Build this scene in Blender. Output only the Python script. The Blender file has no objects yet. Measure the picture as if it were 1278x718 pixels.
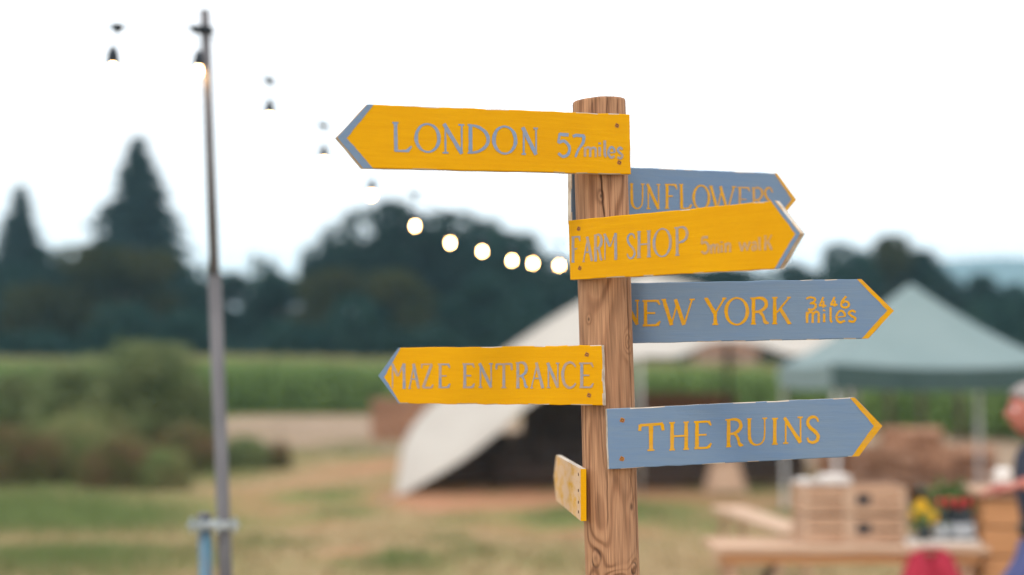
import bpy, math, random
import numpy as np
from mathutils import Vector, Matrix

R = math.radians
rnd = random.Random(7)
scene = bpy.context.scene

# ------------------------------------------------------------------ camera
FPX = 1278 * 50 / 36.0
PITCH = math.atan((462 - 359) / FPX)
CP, SP = math.cos(PITCH), math.sin(PITCH)
CAMZ = 1.8
cam_d = bpy.data.cameras.new('camera')
cam = bpy.data.objects.new('camera', cam_d)
scene.collection.objects.link(cam)
cam.location = (0, 0, CAMZ)
cam.rotation_euler = (R(90) + PITCH, 0, 0)
cam_d.lens = 50; cam_d.sensor_width = 36; cam_d.sensor_fit = 'HORIZONTAL'
cam_d.clip_start = 0.05; cam_d.clip_end = 6000
cam_d.dof.use_dof = True
cam_d.dof.focus_distance = 2.63
cam_d.dof.aperture_fstop = 1.42
cam_d.dof.aperture_ratio = 0.9
scene.camera = cam

# ------------------------------------------------------------------ world, sun, exposure
SUN_EL, SUN_AZ = R(56), R(208)      # azimuth clockwise from +Y (the sun stands behind the camera, to the left)
w = bpy.data.worlds.new('World'); scene.world = w; w.use_nodes = True
nt = w.node_tree; nt.nodes.clear()
sky = nt.nodes.new('ShaderNodeTexSky'); sky.sky_type = 'NISHITA'; sky.sun_disc = False
sky.sun_elevation = SUN_EL; sky.sun_rotation = SUN_AZ
sky.air_density = 1.0; sky.dust_density = 3.0
mix = nt.nodes.new('ShaderNodeMix'); mix.data_type = 'RGBA'
mix.inputs['Factor'].default_value = 0.88
mix.inputs['B'].default_value = (20.4, 20.2, 20.5, 1)    # bright even overcast layer
bg = nt.nodes.new('ShaderNodeBackground'); bg.inputs['Strength'].default_value = 0.10
wo = nt.nodes.new('ShaderNodeOutputWorld')
nt.links.new(sky.outputs[0], mix.inputs['A'])
nt.links.new(mix.outputs['Result'], bg.inputs['Color'])
nt.links.new(bg.outputs[0], wo.inputs['Surface'])

sd = bpy.data.lights.new('sun', 'SUN'); sun = bpy.data.objects.new('sun', sd)
scene.collection.objects.link(sun)
sd.energy = 1.5; sd.angle = R(12); sd.color = (1, 0.95, 0.88)
dirv = Vector((math.sin(SUN_AZ) * math.cos(SUN_EL), math.cos(SUN_AZ) * math.cos(SUN_EL), math.sin(SUN_EL)))
sun.rotation_euler = dirv.to_track_quat('Z', 'Y').to_euler()

scene.view_settings.view_transform = 'Standard'
scene.view_settings.look = 'None'
scene.view_settings.exposure = -0.20
scene.view_settings.gamma = 1.0
scene.cycles.use_denoising = True
scene.cycles.max_bounces = 6
scene.cycles.volume_bounces = 1
scene.cycles.transparent_max_bounces = 8

# ------------------------------------------------------------------ helpers
def ray(px, py):
    u = (px - 639.0) / FPX; v = (359.0 - py) / FPX
    return Vector((u, CP - SP * v, SP + CP * v))

def at(px, py, Y):
    d = ray(px, py); s = Y / d.y
    return Vector((d.x * s, Y, CAMZ + d.z * s))

def sstep(a, b, x):
    t = np.clip((x - a) / (b - a), 0, 1); return t * t * (3 - 2 * t)

def terrain(x, y):
    return -0.30 * sstep(13.0, 20.0, y) * (1 - sstep(32.0, 52.0, y)) \
        + 0.05 * np.sin(x * 0.31 + 1.3) * np.sin(y * 0.23) * sstep(9, 14, y)

def ter(x, y): return float(terrain(np.float64(x), np.float64(y)))

def ground_at(px, py):
    d = ray(px, py); z = -0.2
    for _ in range(12):
        s = (z - CAMZ) / d.z; z = ter(d.x * s, d.y * s)
    return Vector((d.x * s, d.y * s, z))

def tag(o, label=None, cat=None, group=None, kind=None):
    if label: o['label'] = label
    if cat: o['category'] = cat
    if group: o['group'] = group
    if kind: o['kind'] = kind
    return o

def empty(name, loc, rz=0, **k):
    o = bpy.data.objects.new(name, None); scene.collection.objects.link(o)
    o.empty_display_size = 0.1
    o.location = loc; o.rotation_euler = (0, 0, rz)
    return tag(o, **k)

def link(name, me, parent=None, loc=(0, 0, 0), rot=(0, 0, 0)):
    o = bpy.data.objects.new(name, me); scene.collection.objects.link(o)
    o.location = loc; o.rotation_euler = rot
    if parent is not None: o.parent = parent
    return o

def kids(o, all_objs):
    return [c for c in all_objs if c.parent is o]

def copy_tree(o, parent=None):
    c = o.copy(); scene.collection.objects.link(c); c.parent = parent
    for ch in list(o.children): copy_tree(ch, c)
    return c

def np_mesh(name, verts, faces, smooth=False):
    """verts (N,3), faces (M,k) all of one size, or a list of faces"""
    me = bpy.data.meshes.new(name)
    if isinstance(faces, np.ndarray):
        k = faces.shape[1]; m = faces.shape[0]
        me.vertices.add(len(verts)); me.vertices.foreach_set('co', np.asarray(verts, dtype=np.float32).ravel())
        me.loops.add(m * k); me.loops.foreach_set('vertex_index', faces.astype(np.int32).ravel())
        me.polygons.add(m); me.polygons.foreach_set('loop_start', np.arange(0, m * k, k, dtype=np.int32))
        me.update(calc_edges=True)
    else:
        me.from_pydata([tuple(v) for v in verts], [], faces); me.update()
    if smooth:
        me.polygons.foreach_set('use_smooth', np.ones(len(me.polygons), dtype=bool))
    return me

class MB:
    def __init__(s): s.v = []; s.f = []; s.mi = []; s.cur = 0
    def add(s, vs, fs):
        n = len(s.v); s.v += [tuple(v) for v in vs]
        for f in fs: s.f.append([n + i for i in f]); s.mi.append(s.cur)
        return s
    def box(s, c, size, rot=None, ch=0.0):
        x, y, z = [q / 2 for q in size]; c = Vector(c)
        m = rot if rot is not None else Matrix.Identity(3)
        if ch <= 0:
            vs = [(-x,-y,-z),(x,-y,-z),(x,y,-z),(-x,y,-z),(-x,-y,z),(x,-y,z),(x,y,z),(-x,y,z)]
            fs = [(0,3,2,1),(4,5,6,7),(0,1,5,4),(1,2,6,5),(2,3,7,6),(3,0,4,7)]
        else:
            vs = []; fs = []
            # chamfered box through its 24 corner points
            idx = {}
            for sx in (-1,1):
                for sy in (-1,1):
                    for sz in (-1,1):
                        for ax in range(3):
                            p = [sx*(x-ch), sy*(y-ch), sz*(z-ch)]
                            p[ax] = (sx*x, sy*y, sz*z)[ax]
                            idx[(sx,sy,sz,ax)] = len(vs); vs.append(tuple(p))
            for ax in range(3):
                a, b = (ax+1)%3, (ax+2)%3
                for sg in (-1,1):
                    q = []
                    for (ua, ub) in ((-1,-1),(1,-1),(1,1),(-1,1)):
                        t = [0,0,0]; t[ax]=sg; t[a]=ua; t[b]=ub
                        q.append(idx[(t[0],t[1],t[2],ax)])
                    fs.append(q if sg > 0 else q[::-1])
            for ax in range(3):
                a, b = (ax+1)%3, (ax+2)%3
                for ua in (-1,1):
                    for ub in (-1,1):
                        t0=[0,0,0]; t1=[0,0,0]; t0[ax]=-1; t1[ax]=1; t0[a]=t1[a]=ua; t0[b]=t1[b]=ub
                        q=[idx[(*t0,a)],idx[(*t1,a)],idx[(*t1,b)],idx[(*t0,b)]]
                        fs.append(q if ua*ub>0 else q[::-1])
            for sx in (-1,1):
                for sy in (-1,1):
                    for sz in (-1,1):
                        q=[idx[(sx,sy,sz,0)],idx[(sx,sy,sz,1)],idx[(sx,sy,sz,2)]]
                        fs.append(q if sx*sy*sz>0 else q[::-1])
        return s.add([c + m @ Vector(v) for v in vs], fs)
    def tube(s, pts, radii, n=12, cap=True):
        pts = [Vector(p) for p in pts]
        if not hasattr(radii, '__len__'): radii = [radii]*len(pts)
        base = len(s.v); up = Vector((0,0,1)); fs = []; vs = []
        prev = None
        for i, p in enumerate(pts):
            d = (pts[min(i+1,len(pts)-1)] - pts[max(i-1,0)]).normalized()
            if prev is None:
                a = d.cross(up)
                if a.length < 1e-3: a = d.cross(Vector((1,0,0)))
            else:
                a = prev - d * prev.dot(d)
            a.normalize(); b = d.cross(a); prev = a
            for k in range(n):
                t = 2*math.pi*k/n
                vs.append(p + (a*math.cos(t) + b*math.sin(t))*radii[i])
        for i in range(len(pts)-1):
            for k in range(n):
                k2 = (k+1)%n
                fs.append((i*n+k, i*n+k2, (i+1)*n+k2, (i+1)*n+k))
        if cap:
            fs.append(tuple(range(n))[::-1]); fs.append(tuple((len(pts)-1)*n+k for k in range(n)))
        return s.add(vs, fs)
    def lathe(s, c, prof, n=16):
        c = Vector(c)
        return s.tube([c + Vector((0,0,z)) for r, z in prof], [max(r,1e-4) for r, z in prof], n)
    def ball(s, c, r, nu=12, nv=8):
        c = Vector(c); r = (r,r,r) if not hasattr(r,'__len__') else r
        vs = []; fs = []
        for j in range(nv+1):
            ph = math.pi*j/nv
            for i in range(nu):
                th = 2*math.pi*i/nu
                vs.append(c + Vector((r[0]*math.sin(ph)*math.cos(th), r[1]*math.sin(ph)*math.sin(th), r[2]*math.cos(ph))))
        for j in range(nv):
            for i in range(nu):
                i2=(i+1)%nu
                fs.append((j*nu+i,(j+1)*nu+i,(j+1)*nu+i2,j*nu+i2))
        return s.add(vs, fs)
    def build(s, name, mats, parent=None, smooth=False, loc=(0,0,0), rot=(0,0,0)):
        me = bpy.data.meshes.new(name); me.from_pydata(s.v, [], s.f); me.update()
        if not isinstance(mats, (list, tuple)): mats = [mats]
        for m in mats: me.materials.append(m)
        me.polygons.foreach_set('material_index', s.mi)
        if smooth: me.polygons.foreach_set('use_smooth', [True]*len(me.polygons))
        return link(name, me, parent, loc, rot)

# ------------------------------------------------------------------ materials
def mat(name, col, rough=0.7, var=None, scale=5.0, stretch=(1,1,1), bump=0.0, bscale=None, metal=0.0, detail=6, spec=0.3, rand=0.0, trans=None):
    """principled with noise between col and var, optional bump, per-object variation"""
    m = bpy.data.materials.new(name); m.use_nodes = True
    n = m.node_tree.nodes; l = m.node_tree.links
    b = n['Principled BSDF']
    b.inputs['Roughness'].default_value = rough; b.inputs['Metallic'].default_value = metal
    b.inputs['Specular IOR Level'].default_value = spec
    b.inputs['Base Color'].default_value = (*col, 1)
    tc = n.new('ShaderNodeTexCoord'); mp = n.new('ShaderNodeMapping'); mp.inputs['Scale'].default_value = stretch
    l.new(tc.outputs['Object'], mp.inputs['Vector'])
    no = n.new('ShaderNodeTexNoise'); no.inputs['Scale'].default_value = scale; no.inputs['Detail'].default_value = detail
    l.new(mp.outputs[0], no.inputs['Vector'])
    out = None
    if var is not None:
        rp = n.new('ShaderNodeValToRGB'); rp.color_ramp.elements[0].position = .35; rp.color_ramp.elements[1].position = .65
        rp.color_ramp.elements[0].color = (*col, 1); rp.color_ramp.elements[1].color = (*var, 1)
        l.new(no.outputs['Fac'], rp.inputs[0]); out = rp.outputs[0]
    if rand > 0:
        oi = n.new('ShaderNodeObjectInfo'); hs = n.new('ShaderNodeHueSaturation')
        mr = n.new('ShaderNodeMapRange'); mr.inputs['To Min'].default_value = 1 - rand; mr.inputs['To Max'].default_value = 1 + rand
        l.new(oi.outputs['Random'], mr.inputs['Value']); l.new(mr.outputs[0], hs.inputs['Value'])
        if out: l.new(out, hs.inputs['Color'])
        else: hs.inputs['Color'].default_value = (*col, 1)
        out = hs.outputs[0]
    if out: l.new(out, b.inputs['Base Color'])
    if bump > 0:
        bp = n.new('ShaderNodeBump'); bp.inputs['Strength'].default_value = bump; bp.inputs['Distance'].default_value = 0.01
        n2 = no
        if bscale:
            n2 = n.new('ShaderNodeTexNoise'); n2.inputs['Scale'].default_value = bscale; l.new(mp.outputs[0], n2.inputs['Vector'])
        l.new(n2.outputs['Fac'], bp.inputs['Height']); l.new(bp.outputs[0], b.inputs['Normal'])
    if trans is not None:
        tl = n.new('ShaderNodeBsdfTranslucent'); tl.inputs['Color'].default_value = (*trans, 1)
        ms = n.new('ShaderNodeMixShader'); ms.inputs[0].default_value = .35
        mo = [q for q in n if q.type == 'OUTPUT_MATERIAL'][0]
        if out: l.new(out, tl.inputs['Color'])
        l.new(b.outputs[0], ms.inputs[1]); l.new(tl.outputs[0], ms.inputs[2]); l.new(ms.outputs[0], mo.inputs['Surface'])
    return m

def emit(name, col, strength):
    m = bpy.data.materials.new(name); m.use_nodes = True
    b = m.node_tree.nodes['Principled BSDF']
    b.inputs['Base Color'].default_value = (*col, 1)
    b.inputs['Emission Color'].default_value = (*col, 1); b.inputs['Emission Strength'].default_value = strength
    return m

def paint(name, col, worn, wear=0.70, soft=0.03, tint=None, wscale=22.0, fade=None):
    """brush-painted board: faint streaks along the board, small chips down to `worn`"""
    m = bpy.data.materials.new(name); m.use_nodes = True
    n = m.node_tree.nodes; l = m.node_tree.links; b = n['Principled BSDF']
    b.inputs['Roughness'].default_value = 0.7; b.inputs['Specular IOR Level'].default_value = 0.12
    tc = n.new('ShaderNodeTexCoord'); oi = n.new('ShaderNodeObjectInfo')
    ad = n.new('ShaderNodeVectorMath'); ad.operation = 'ADD'
    l.new(tc.outputs['Object'], ad.inputs[0])
    sc = n.new('ShaderNodeVectorMath'); sc.operation = 'SCALE'; sc.inputs['Scale'].default_value = 7.0
    cx = n.new('ShaderNodeCombineXYZ'); l.new(oi.outputs['Random'], cx.inputs[0]); l.new(oi.outputs['Random'], cx.inputs[1])
    l.new(cx.outputs[0], sc.inputs[0]); l.new(sc.outputs[0], ad.inputs[1])
    def noise(stretch, scale, detail=5, rough=.6):
        mp = n.new('ShaderNodeMapping'); mp.inputs['Scale'].default_value = stretch
        l.new(ad.outputs[0], mp.inputs['Vector'])
        q = n.new('ShaderNodeTexNoise'); q.inputs['Scale'].default_value = scale; q.inputs['Detail'].default_value = detail
        q.inputs['Roughness'].default_value = rough
        l.new(mp.outputs[0], q.inputs['Vector']); return q.outputs['Fac']
    streak = noise((2.2, 30, 30), 5.0)
    blot = noise((1, 1, 1), 6.0)
    fine = noise((10, 300, 300), 2.0, 3)
    c2 = tint or tuple(q * .82 for q in col)
    mx = n.new('ShaderNodeMix'); mx.data_type = 'RGBA'
    mx.inputs['A'].default_value = (*col, 1); mx.inputs['B'].default_value = (*c2, 1)
    mm = n.new('ShaderNodeMath'); mm.operation = 'MULTIPLY'; l.new(streak, mm.inputs[0]); l.new(blot, mm.inputs[1])
    mr = n.new('ShaderNodeMapRange'); mr.inputs['From Min'].default_value = .14; mr.inputs['From Max'].default_value = .40
    l.new(mm.outputs[0], mr.inputs['Value']); l.new(mr.outputs[0], mx.inputs['Factor'])
    chip = noise((1, 3, 3), wscale, 8, .65)
    cr = n.new('ShaderNodeMapRange'); cr.inputs['From Min'].default_value = wear; cr.inputs['From Max'].default_value = wear + soft
    l.new(chip, cr.inputs['Value'])
    m2 = n.new('ShaderNodeMix'); m2.data_type = 'RGBA'; m2.inputs['B'].default_value = (*worn, 1)
    l.new(mx.outputs['Result'], m2.inputs['A']); l.new(cr.outputs[0], m2.inputs['Factor'])
    last = m2.outputs['Result']
    if fade:                                   # thin lettering: the board colour shows through
        fcol, f0, f1 = fade
        fn = noise((1, 1, 1), 45.0, 4)
        fr = n.new('ShaderNodeMapRange'); fr.inputs['From Min'].default_value = .35; fr.inputs['From Max'].default_value = .65
        fr.inputs['To Min'].default_value = f0; fr.inputs['To Max'].default_value = f1
        l.new(fn, fr.inputs['Value'])
        m3 = n.new('ShaderNodeMix'); m3.data_type = 'RGBA'; m3.inputs['B'].default_value = (*fcol, 1)
        l.new(last, m3.inputs['A']); l.new(fr.outputs[0], m3.inputs['Factor']); last = m3.outputs['Result']
    l.new(last, b.inputs['Base Color'])
    bp = n.new('ShaderNodeBump'); bp.inputs['Strength'].default_value = .35; bp.inputs['Distance'].default_value = .0006
    l.new(fine, bp.inputs['Height'])
    bp2 = n.new('ShaderNodeBump'); bp2.inputs['Strength'].default_value = .4; bp2.inputs['Distance'].default_value = .0012
    l.new(streak, bp2.inputs['Height']); l.new(bp.outputs[0], bp2.inputs['Normal'])
    l.new(bp2.outputs[0], b.inputs['Normal'])
    return m

YEL = (0.645, 0.305, 0.001); BLU = (0.170, 0.243, 0.342)
BAREW = (0.50, 0.36, 0.24)
M_yel = paint('yellow_paint', YEL, (0.36, 0.17, 0.03), wear=.705, tint=(0.70, 0.35, 0.001))
M_yel_worn = paint('peeling_yellow_paint', (0.68,0.36,0.03), (0.64, 0.44, 0.28), wear=.34, soft=.2, wscale=10)
M_blu = paint('blue_grey_paint', BLU, (0.55, 0.32, 0.12), wear=.715, tint=(0.142, 0.224, 0.36))
M_blu_dark = paint('dull_blue_grey_paint', (0.105, 0.165, 0.27), (0.45, 0.25, 0.10), wear=.74, tint=(0.095, 0.16, 0.31))
M_let_blu = paint('blue_lettering_paint', (0.20, 0.30, 0.46), YEL, wear=.72, fade=(YEL, 0.0, .16))
M_let_blu_f = paint('faded_blue_lettering_paint', (0.22, 0.30, 0.42), YEL, wear=.68, soft=.1, fade=(YEL, 0.05, .5))
M_let_blu_ff = paint('faint_blue_lettering_paint', (0.31, 0.31, 0.33), YEL, wear=.62, soft=.1, fade=(YEL, 0.3, .75))
M_let_yel = paint('yellow_lettering_paint', (0.70, 0.345, 0.002), BLU, wear=.70, fade=(BLU, 0.0, .12))
M_let_yel_f = paint('thin_yellow_lettering_paint', (0.66, 0.32, 0.006), BLU, wear=.64, soft=.08, fade=(BLU, 0.0, .35))
M_raw = mat('sawn_board_edge', (0.42, 0.33, 0.25), .8, (0.62, 0.56, 0.48), 60, (.3, 1, 1), .3)
M_screw = mat('rusty_screw', (0.05, 0.025, 0.015), .6, (0.16, 0.07, 0.04), 200, metal=.3)
M_rust = mat('rust_stain', (0.35, 0.13, 0.03), .8, (0.5, 0.22, 0.04), 150)

# ------------------------------------------------------------------ the wooden post
PT = at(747.5, 125, 2.7); PL = at(764.5, 718, 2.7)
AX = (PT - PL); AXN = AX.normalized()
def axis(z):
    t = (z - PT.z) / AX.z; return PT + AX * t
post_base = axis(-0.02)
signpost = empty('signpost', (axis(0).x, axis(0).y, 0.0), label='round timber signpost with yellow and blue arrow boards pointing both ways', cat='signpost')
PR = 0.0502
def post_material():
    m = bpy.data.materials.new('peeled_pine_log'); m.use_nodes = True
    n = m.node_tree.nodes; l = m.node_tree.links; b = n['Principled BSDF']
    b.inputs['Roughness'].default_value = .72; b.inputs['Specular IOR Level'].default_value = .2
    at_ = n.new('ShaderNodeAttribute'); at_.attribute_name = 'grain'
    uv = n.new('ShaderNodeAttribute'); uv.attribute_name = 'fibre'
    kn = n.new('ShaderNodeAttribute'); kn.attribute_name = 'knot'
    br = n.new('ShaderNodeAttribute'); br.attribute_name = 'tone'
    # growth rings cut by the surface
    mu = n.new('ShaderNodeMath'); mu.operation = 'MULTIPLY'; mu.inputs[1].default_value = 1.0
    l.new(at_.outputs['Fac'], mu.inputs[0])
    si = n.new('ShaderNodeMath'); si.operation = 'SINE'; l.new(mu.outputs[0], si.inputs[0])
    rp = n.new('ShaderNodeValToRGB')
    e = rp.color_ramp.elements
    e[0].position = 0.0; e[0].color = (0.48, 0.258, 0.138, 1)
    e[1].position = 1.0; e[1].color = (0.165, 0.068, 0.030, 1)
    x = e.new(.55); x.color = (0.405, 0.208, 0.108, 1)
    x = e.new(.82); x.color = (0.26, 0.115, 0.056, 1)
    mr = n.new('ShaderNodeMapRange'); mr.inputs['From Min'].default_value = -1; l.new(si.outputs[0], mr.inputs['Value'])
    l.new(mr.outputs[0], rp.inputs[0])
    # fibres
    mp = n.new('ShaderNodeMapping'); mp.inputs['Scale'].default_value = (420, 9, 1); l.new(uv.outputs['Vector'], mp.inputs['Vector'])
    fn = n.new('ShaderNodeTexNoise'); fn.inputs['Scale'].default_value = 1.0; fn.inputs['Detail'].default_value = 5; l.new(mp.outputs[0], fn.inputs['Vector'])
    mp2 = n.new('ShaderNodeMapping'); mp2.inputs['Scale'].default_value = (45, 5, 1); l.new(uv.outputs['Vector'], mp2.inputs['Vector'])
    f2 = n.new('ShaderNodeTexNoise'); f2.inputs['Scale'].default_value = 1.0; f2.inputs['Detail'].default_value = 3; l.new(mp2.outputs[0], f2.inputs['Vector'])
    # plain straight-grained wood where the rings do not surface
    pl = n.new('ShaderNodeMix'); pl.data_type = 'RGBA'; pl.inputs['A'].default_value = (0.50, 0.288, 0.166, 1); pl.inputs['B'].default_value = (0.25, 0.118, 0.062, 1)
    l.new(f2.outputs['Fac'], pl.inputs['Factor'])
    mx = n.new('ShaderNodeMix'); mx.data_type = 'RGBA'; l.new(pl.outputs['Result'], mx.inputs['A']); l.new(rp.outputs[0], mx.inputs['B'])
    fr = n.new('ShaderNodeMapRange'); fr.inputs['From Min'].default_value = .25; fr.inputs['From Max'].default_value = .7
    fr.inputs['To Min'].default_value = .15; fr.inputs['To Max'].default_value = .65
    l.new(br.outputs['Fac'], fr.inputs['Value']); l.new(fr.outputs[0], mx.inputs['Factor'])
    fm = n.new('ShaderNodeMapRange'); fm.inputs['From Min'].default_value = .3; fm.inputs['From Max'].default_value = .7
    fm.inputs['To Min'].default_value = .62; fm.inputs['To Max'].default_value = 1.25; l.new(fn.outputs['Fac'], fm.inputs['Value'])
    hs = n.new('ShaderNodeHueSaturation'); l.new(mx.outputs['Result'], hs.inputs['Color']); l.new(fm.outputs[0], hs.inputs['Value'])
    kd = n.new('ShaderNodeMix'); kd.data_type = 'RGBA'; kd.inputs['B'].default_value = (0.03, 0.014, 0.01, 1)
    l.new(hs.outputs[0], kd.inputs['A']); l.new(kn.outputs['Fac'], kd.inputs['Factor'])
    l.new(kd.outputs['Result'], b.inputs['Base Color'])
    bp = n.new('ShaderNodeBump'); bp.inputs['Strength'].default_value = .6; bp.inputs['Distance'].default_value = .0008
    l.new(fn.outputs['Fac'], bp.inputs['Height']); l.new(bp.outputs[0], b.inputs['Normal'])
    return m

def smooth_noise2(rs, U, V, lu, lv, period=None):
    """value noise over U (periodic) and V"""
    nu = max(3, int(round(period / lu))); v0 = V.min(); nv = int((V.max() - v0) / lv) + 4
    g = rs.rand(nu, nv)
    a = (U / period * nu) % nu; b = (V - v0) / lv
    ia = np.floor(a).astype(int) % nu; ib = np.floor(b).astype(int)
    fa = a - np.floor(a); fb = b - ib
    fa = fa*fa*(3-2*fa); fb = fb*fb*(3-2*fb)
    ib2 = np.minimum(ib+1, nv-1); ia2 = (ia+1) % nu
    return (g[ia,ib]*(1-fa)+g[ia2,ib]*fa)*(1-fb) + (g[ia,ib2]*(1-fa)+g[ia2,ib2]*fa)*fb

def make_post():
    NT = 260
    L = (PT - axis(-0.3)).length
    top_part = 1.15
    hs = np.concatenate([np.linspace(0, L - top_part, 60, endpoint=False), np.linspace(L - top_part, L, 640)])
    th = np.linspace(0, 2*np.pi, NT, endpoint=False)         # theta = 0 towards +X, 270 deg towards the camera
    TH, H = np.meshgrid(th, hs, indexing='xy')               # rows: height
    rs = np.random.RandomState(5)
    per = 2*np.pi
    S = TH * PR
    g = 26*smooth_noise2(rs, TH, H, 1.1, .30, per) + 9*smooth_noise2(rs, TH, H, .5, .13, per) + 1.6*smooth_noise2(rs, TH, H, .2, .05, per)
    g += 10*np.cos(TH - 4.5)
    tone = .6*smooth_noise2(rs, TH, H, .9, .22, per) + .4*smooth_noise2(rs, TH, H, .35, .09, per)
    knot = np.zeros_like(H); dr = np.zeros_like(H)
    # knots and cracks are given as picture places on the visible half: (px, py, half width px, half height px, kind)
    def loc_of(px, py):
        p = at(px, py, 2.7 - PR*.9)
        c = axis(p.z); dx = max(-.999, min(.999, (p.x - c.x)/PR))
        t = -math.acos(dx) % (2*np.pi)
        h = (p.z - axis(-0.3).z) / AXN.z
        return t, h
    px2m = 2.65/FPX
    for (px, py, a, b_, kind) in ((744, 697, 6.5, 11, 0), (792, 711, 5, 7, 0), (789, 634, 2.5, 5, 1), (784, 428, 4, 7, 2), (750, 245, 1.5, 3, 1), (772, 720, 10, 5, 3), (726, 470, 1.5, 3, 1), (735, 398, 1.5, 2.5, 1)):
        t, h = loc_of(px, py)
        dth = (TH - t + np.pi) % (2*np.pi) - np.pi
        d = np.sqrt((dth*PR/(a*px2m))**2 + ((H-h)/(b_*px2m))**2)
        if kind == 0:
            jag = 1 + .06*np.sin(3*np.arctan2(H-h, dth*PR)+1)
            knot = np.maximum(knot, (.55+.3*np.sin(2*np.arctan2(H-h, dth*PR)))*np.exp(-((d-jag)/.20)**2)); knot = np.maximum(knot, .35*np.exp(-(d/.35)**2))
            g += 14*np.exp(-(d/2.2)**2); dr += -.0012*np.exp(-((d-1)/.2)**2) + .0012*np.exp(-(d/.8)**2)
            tone = np.maximum(tone, .75*np.exp(-(d/2.6)**2))
        elif kind == 1:
            knot = np.maximum(knot, .75*np.exp(-(d)**4)); dr += -.0008*np.exp(-d**2); g += 6*np.exp(-(d/2.5)**2)
        else:
            g += 16*np.exp(-(d/2)**2); tone = np.maximum(tone, .8*np.exp(-(d/2.0)**2)); knot = np.maximum(knot, .3*np.exp(-(d)**2))
    def crack(pts, wpx, depth, dark=1.0):
        nonlocal knot, dr
        tl = [loc_of(*p) for p in pts]
        hh = np.array([q[1] for q in tl]); tt = np.unwrap(np.array([q[0] for q in tl]))
        o = np.argsort(hh); hh = hh[o]; tt = tt[o]
        tc = np.interp(H, hh, tt)
        tc = tc + .010*np.sin(H*70) + .004*np.sin(H*210+1)
        inside = sstep(hh[0]-.01, hh[0]+.015, H)*(1-sstep(hh[-1]-.015, hh[-1]+.01, H))
        dth = (TH - tc + np.pi) % (2*np.pi) - np.pi
        q = np.exp(-(np.abs(dth)*PR/(wpx*px2m))**2) * inside
        knot = np.maximum(knot, dark*q); dr += -depth*q
    crack([(749, 212), (751, 240), (755, 275)], 1.1, .0035)
    crack([(738, 122), (739, 145)], .8, .002, .8)
    crack([(758, 120), (757, 150)], .6, .002, .6)
    crack([(771, 122), (771, 145)], .8, .002, .6)
    crack([(783, 345), (786, 430), (790, 520)], 1.2, .003, .75)
    crack([(778, 345), (780, 375)], .7, .0015, .6)
    crack([(757, 585), (758, 640), (757, 660)], .7, .0015, .7)
    crack([(793, 585), (795, 650), (797, 719)], .9, .002, .7)
    crack([(785, 590), (790, 612), (793, 650)], .6, .001, .6)
    crack([(748, 510), (752, 560), (756, 600)], .5, .001, .5)
    crack([(723, 345), (724, 420), (727, 500)], .6, .001, .4)
    # the round profile: a slightly flattened, uneven log
    r = PR * (1 + .012*np.cos(2*TH + .4) + .010*np.cos(3*TH + 1.2)) + .0009*(smooth_noise2(rs, TH, H, .6, .2, per)-.5) + dr
    r += .0004*(smooth_noise2(rs, TH, H, .08, .15, per)-.5)
    r -= .0010*sstep(L-.003, L, H)
    c0 = axis(-0.3)
    e1 = Vector((1, 0, 0)); e1 = (e1 - AXN*e1.dot(AXN)).normalized(); e2 = AXN.cross(e1)
    rc = np.cos(TH)*r; rsn = np.sin(TH)*r
    # uneven sawn top
    Htop = H - .004*sstep(L-.02, L, H)*(np.cos(TH-2.9)*.5+.5) - .0015*sstep(L-.02, L, H)*smooth_noise2(rs, TH, H, .4, 1, per)
    V = np.stack([c0[i] + AXN[i]*Htop + e1[i]*rc + e2[i]*rsn for i in range(3)], -1).reshape(-1, 3)
    base = np.array(signpost.location); V = V - base
    nr = len(hs)
    i, j = np.meshgrid(np.arange(nr-1), np.arange(NT), indexing='ij'); j2 = (j+1) % NT
    F = np.stack([i*NT+j, i*NT+j2, (i+1)*NT+j2, (i+1)*NT+j], -1).reshape(-1, 4)
    # cap: fan rings
    capc = V[-NT:].mean(0); n0 = len(V)
    inner = capc + (V[-NT:] - capc)*.5
    V = np.concatenate([V, inner, [capc]])
    a = np.arange(NT); b = (a+1) % NT
    F = np.concatenate([F, np.stack([(nr-1)*NT+a, (nr-1)*NT+b, n0+b, n0+a], -1), np.stack([n0+a, n0+b, np.full(NT, n0+NT), np.full(NT, n0+NT)], -1)[:, [0,1,2,2]]])
    me = bpy.data.meshes.new('post')
    fl = F.tolist(); fl = [f if f[2] != f[3] else f[:3] for f in fl]
    me.from_pydata(V.tolist(), [], fl); me.update()
    ex = NT+1
    pad = lambda q: np.concatenate([q.ravel(), np.full(ex, q.ravel()[-1])]).astype(np.float32)
    for nm, arr in (('grain', pad(g)), ('knot', pad(np.clip(knot, 0, 1))*1.0), ('tone', pad(tone))):
        at_ = me.attributes.new(nm, 'FLOAT', 'POINT'); at_.data.foreach_set('value', arr)
    fb = np.zeros((len(V), 3), np.float32); fb[:NT*nr, 0] = (S + .004*smooth_noise2(rs, TH, H, .5, .2, per)).ravel(); fb[:NT*nr, 1] = H.ravel()
    fb[NT*nr:, 0] = V[NT*nr:, 0]; fb[NT*nr:, 1] = V[NT*nr:, 1]
    at_ = me.attributes.new('fibre', 'FLOAT_VECTOR', 'POINT'); at_.data.foreach_set('vector', fb.ravel())
    me.polygons.foreach_set('use_smooth', [True]*len(me.polygons))
    me.materials.append(post_material())
    return link('post', me, signpost)
make_post()

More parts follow.
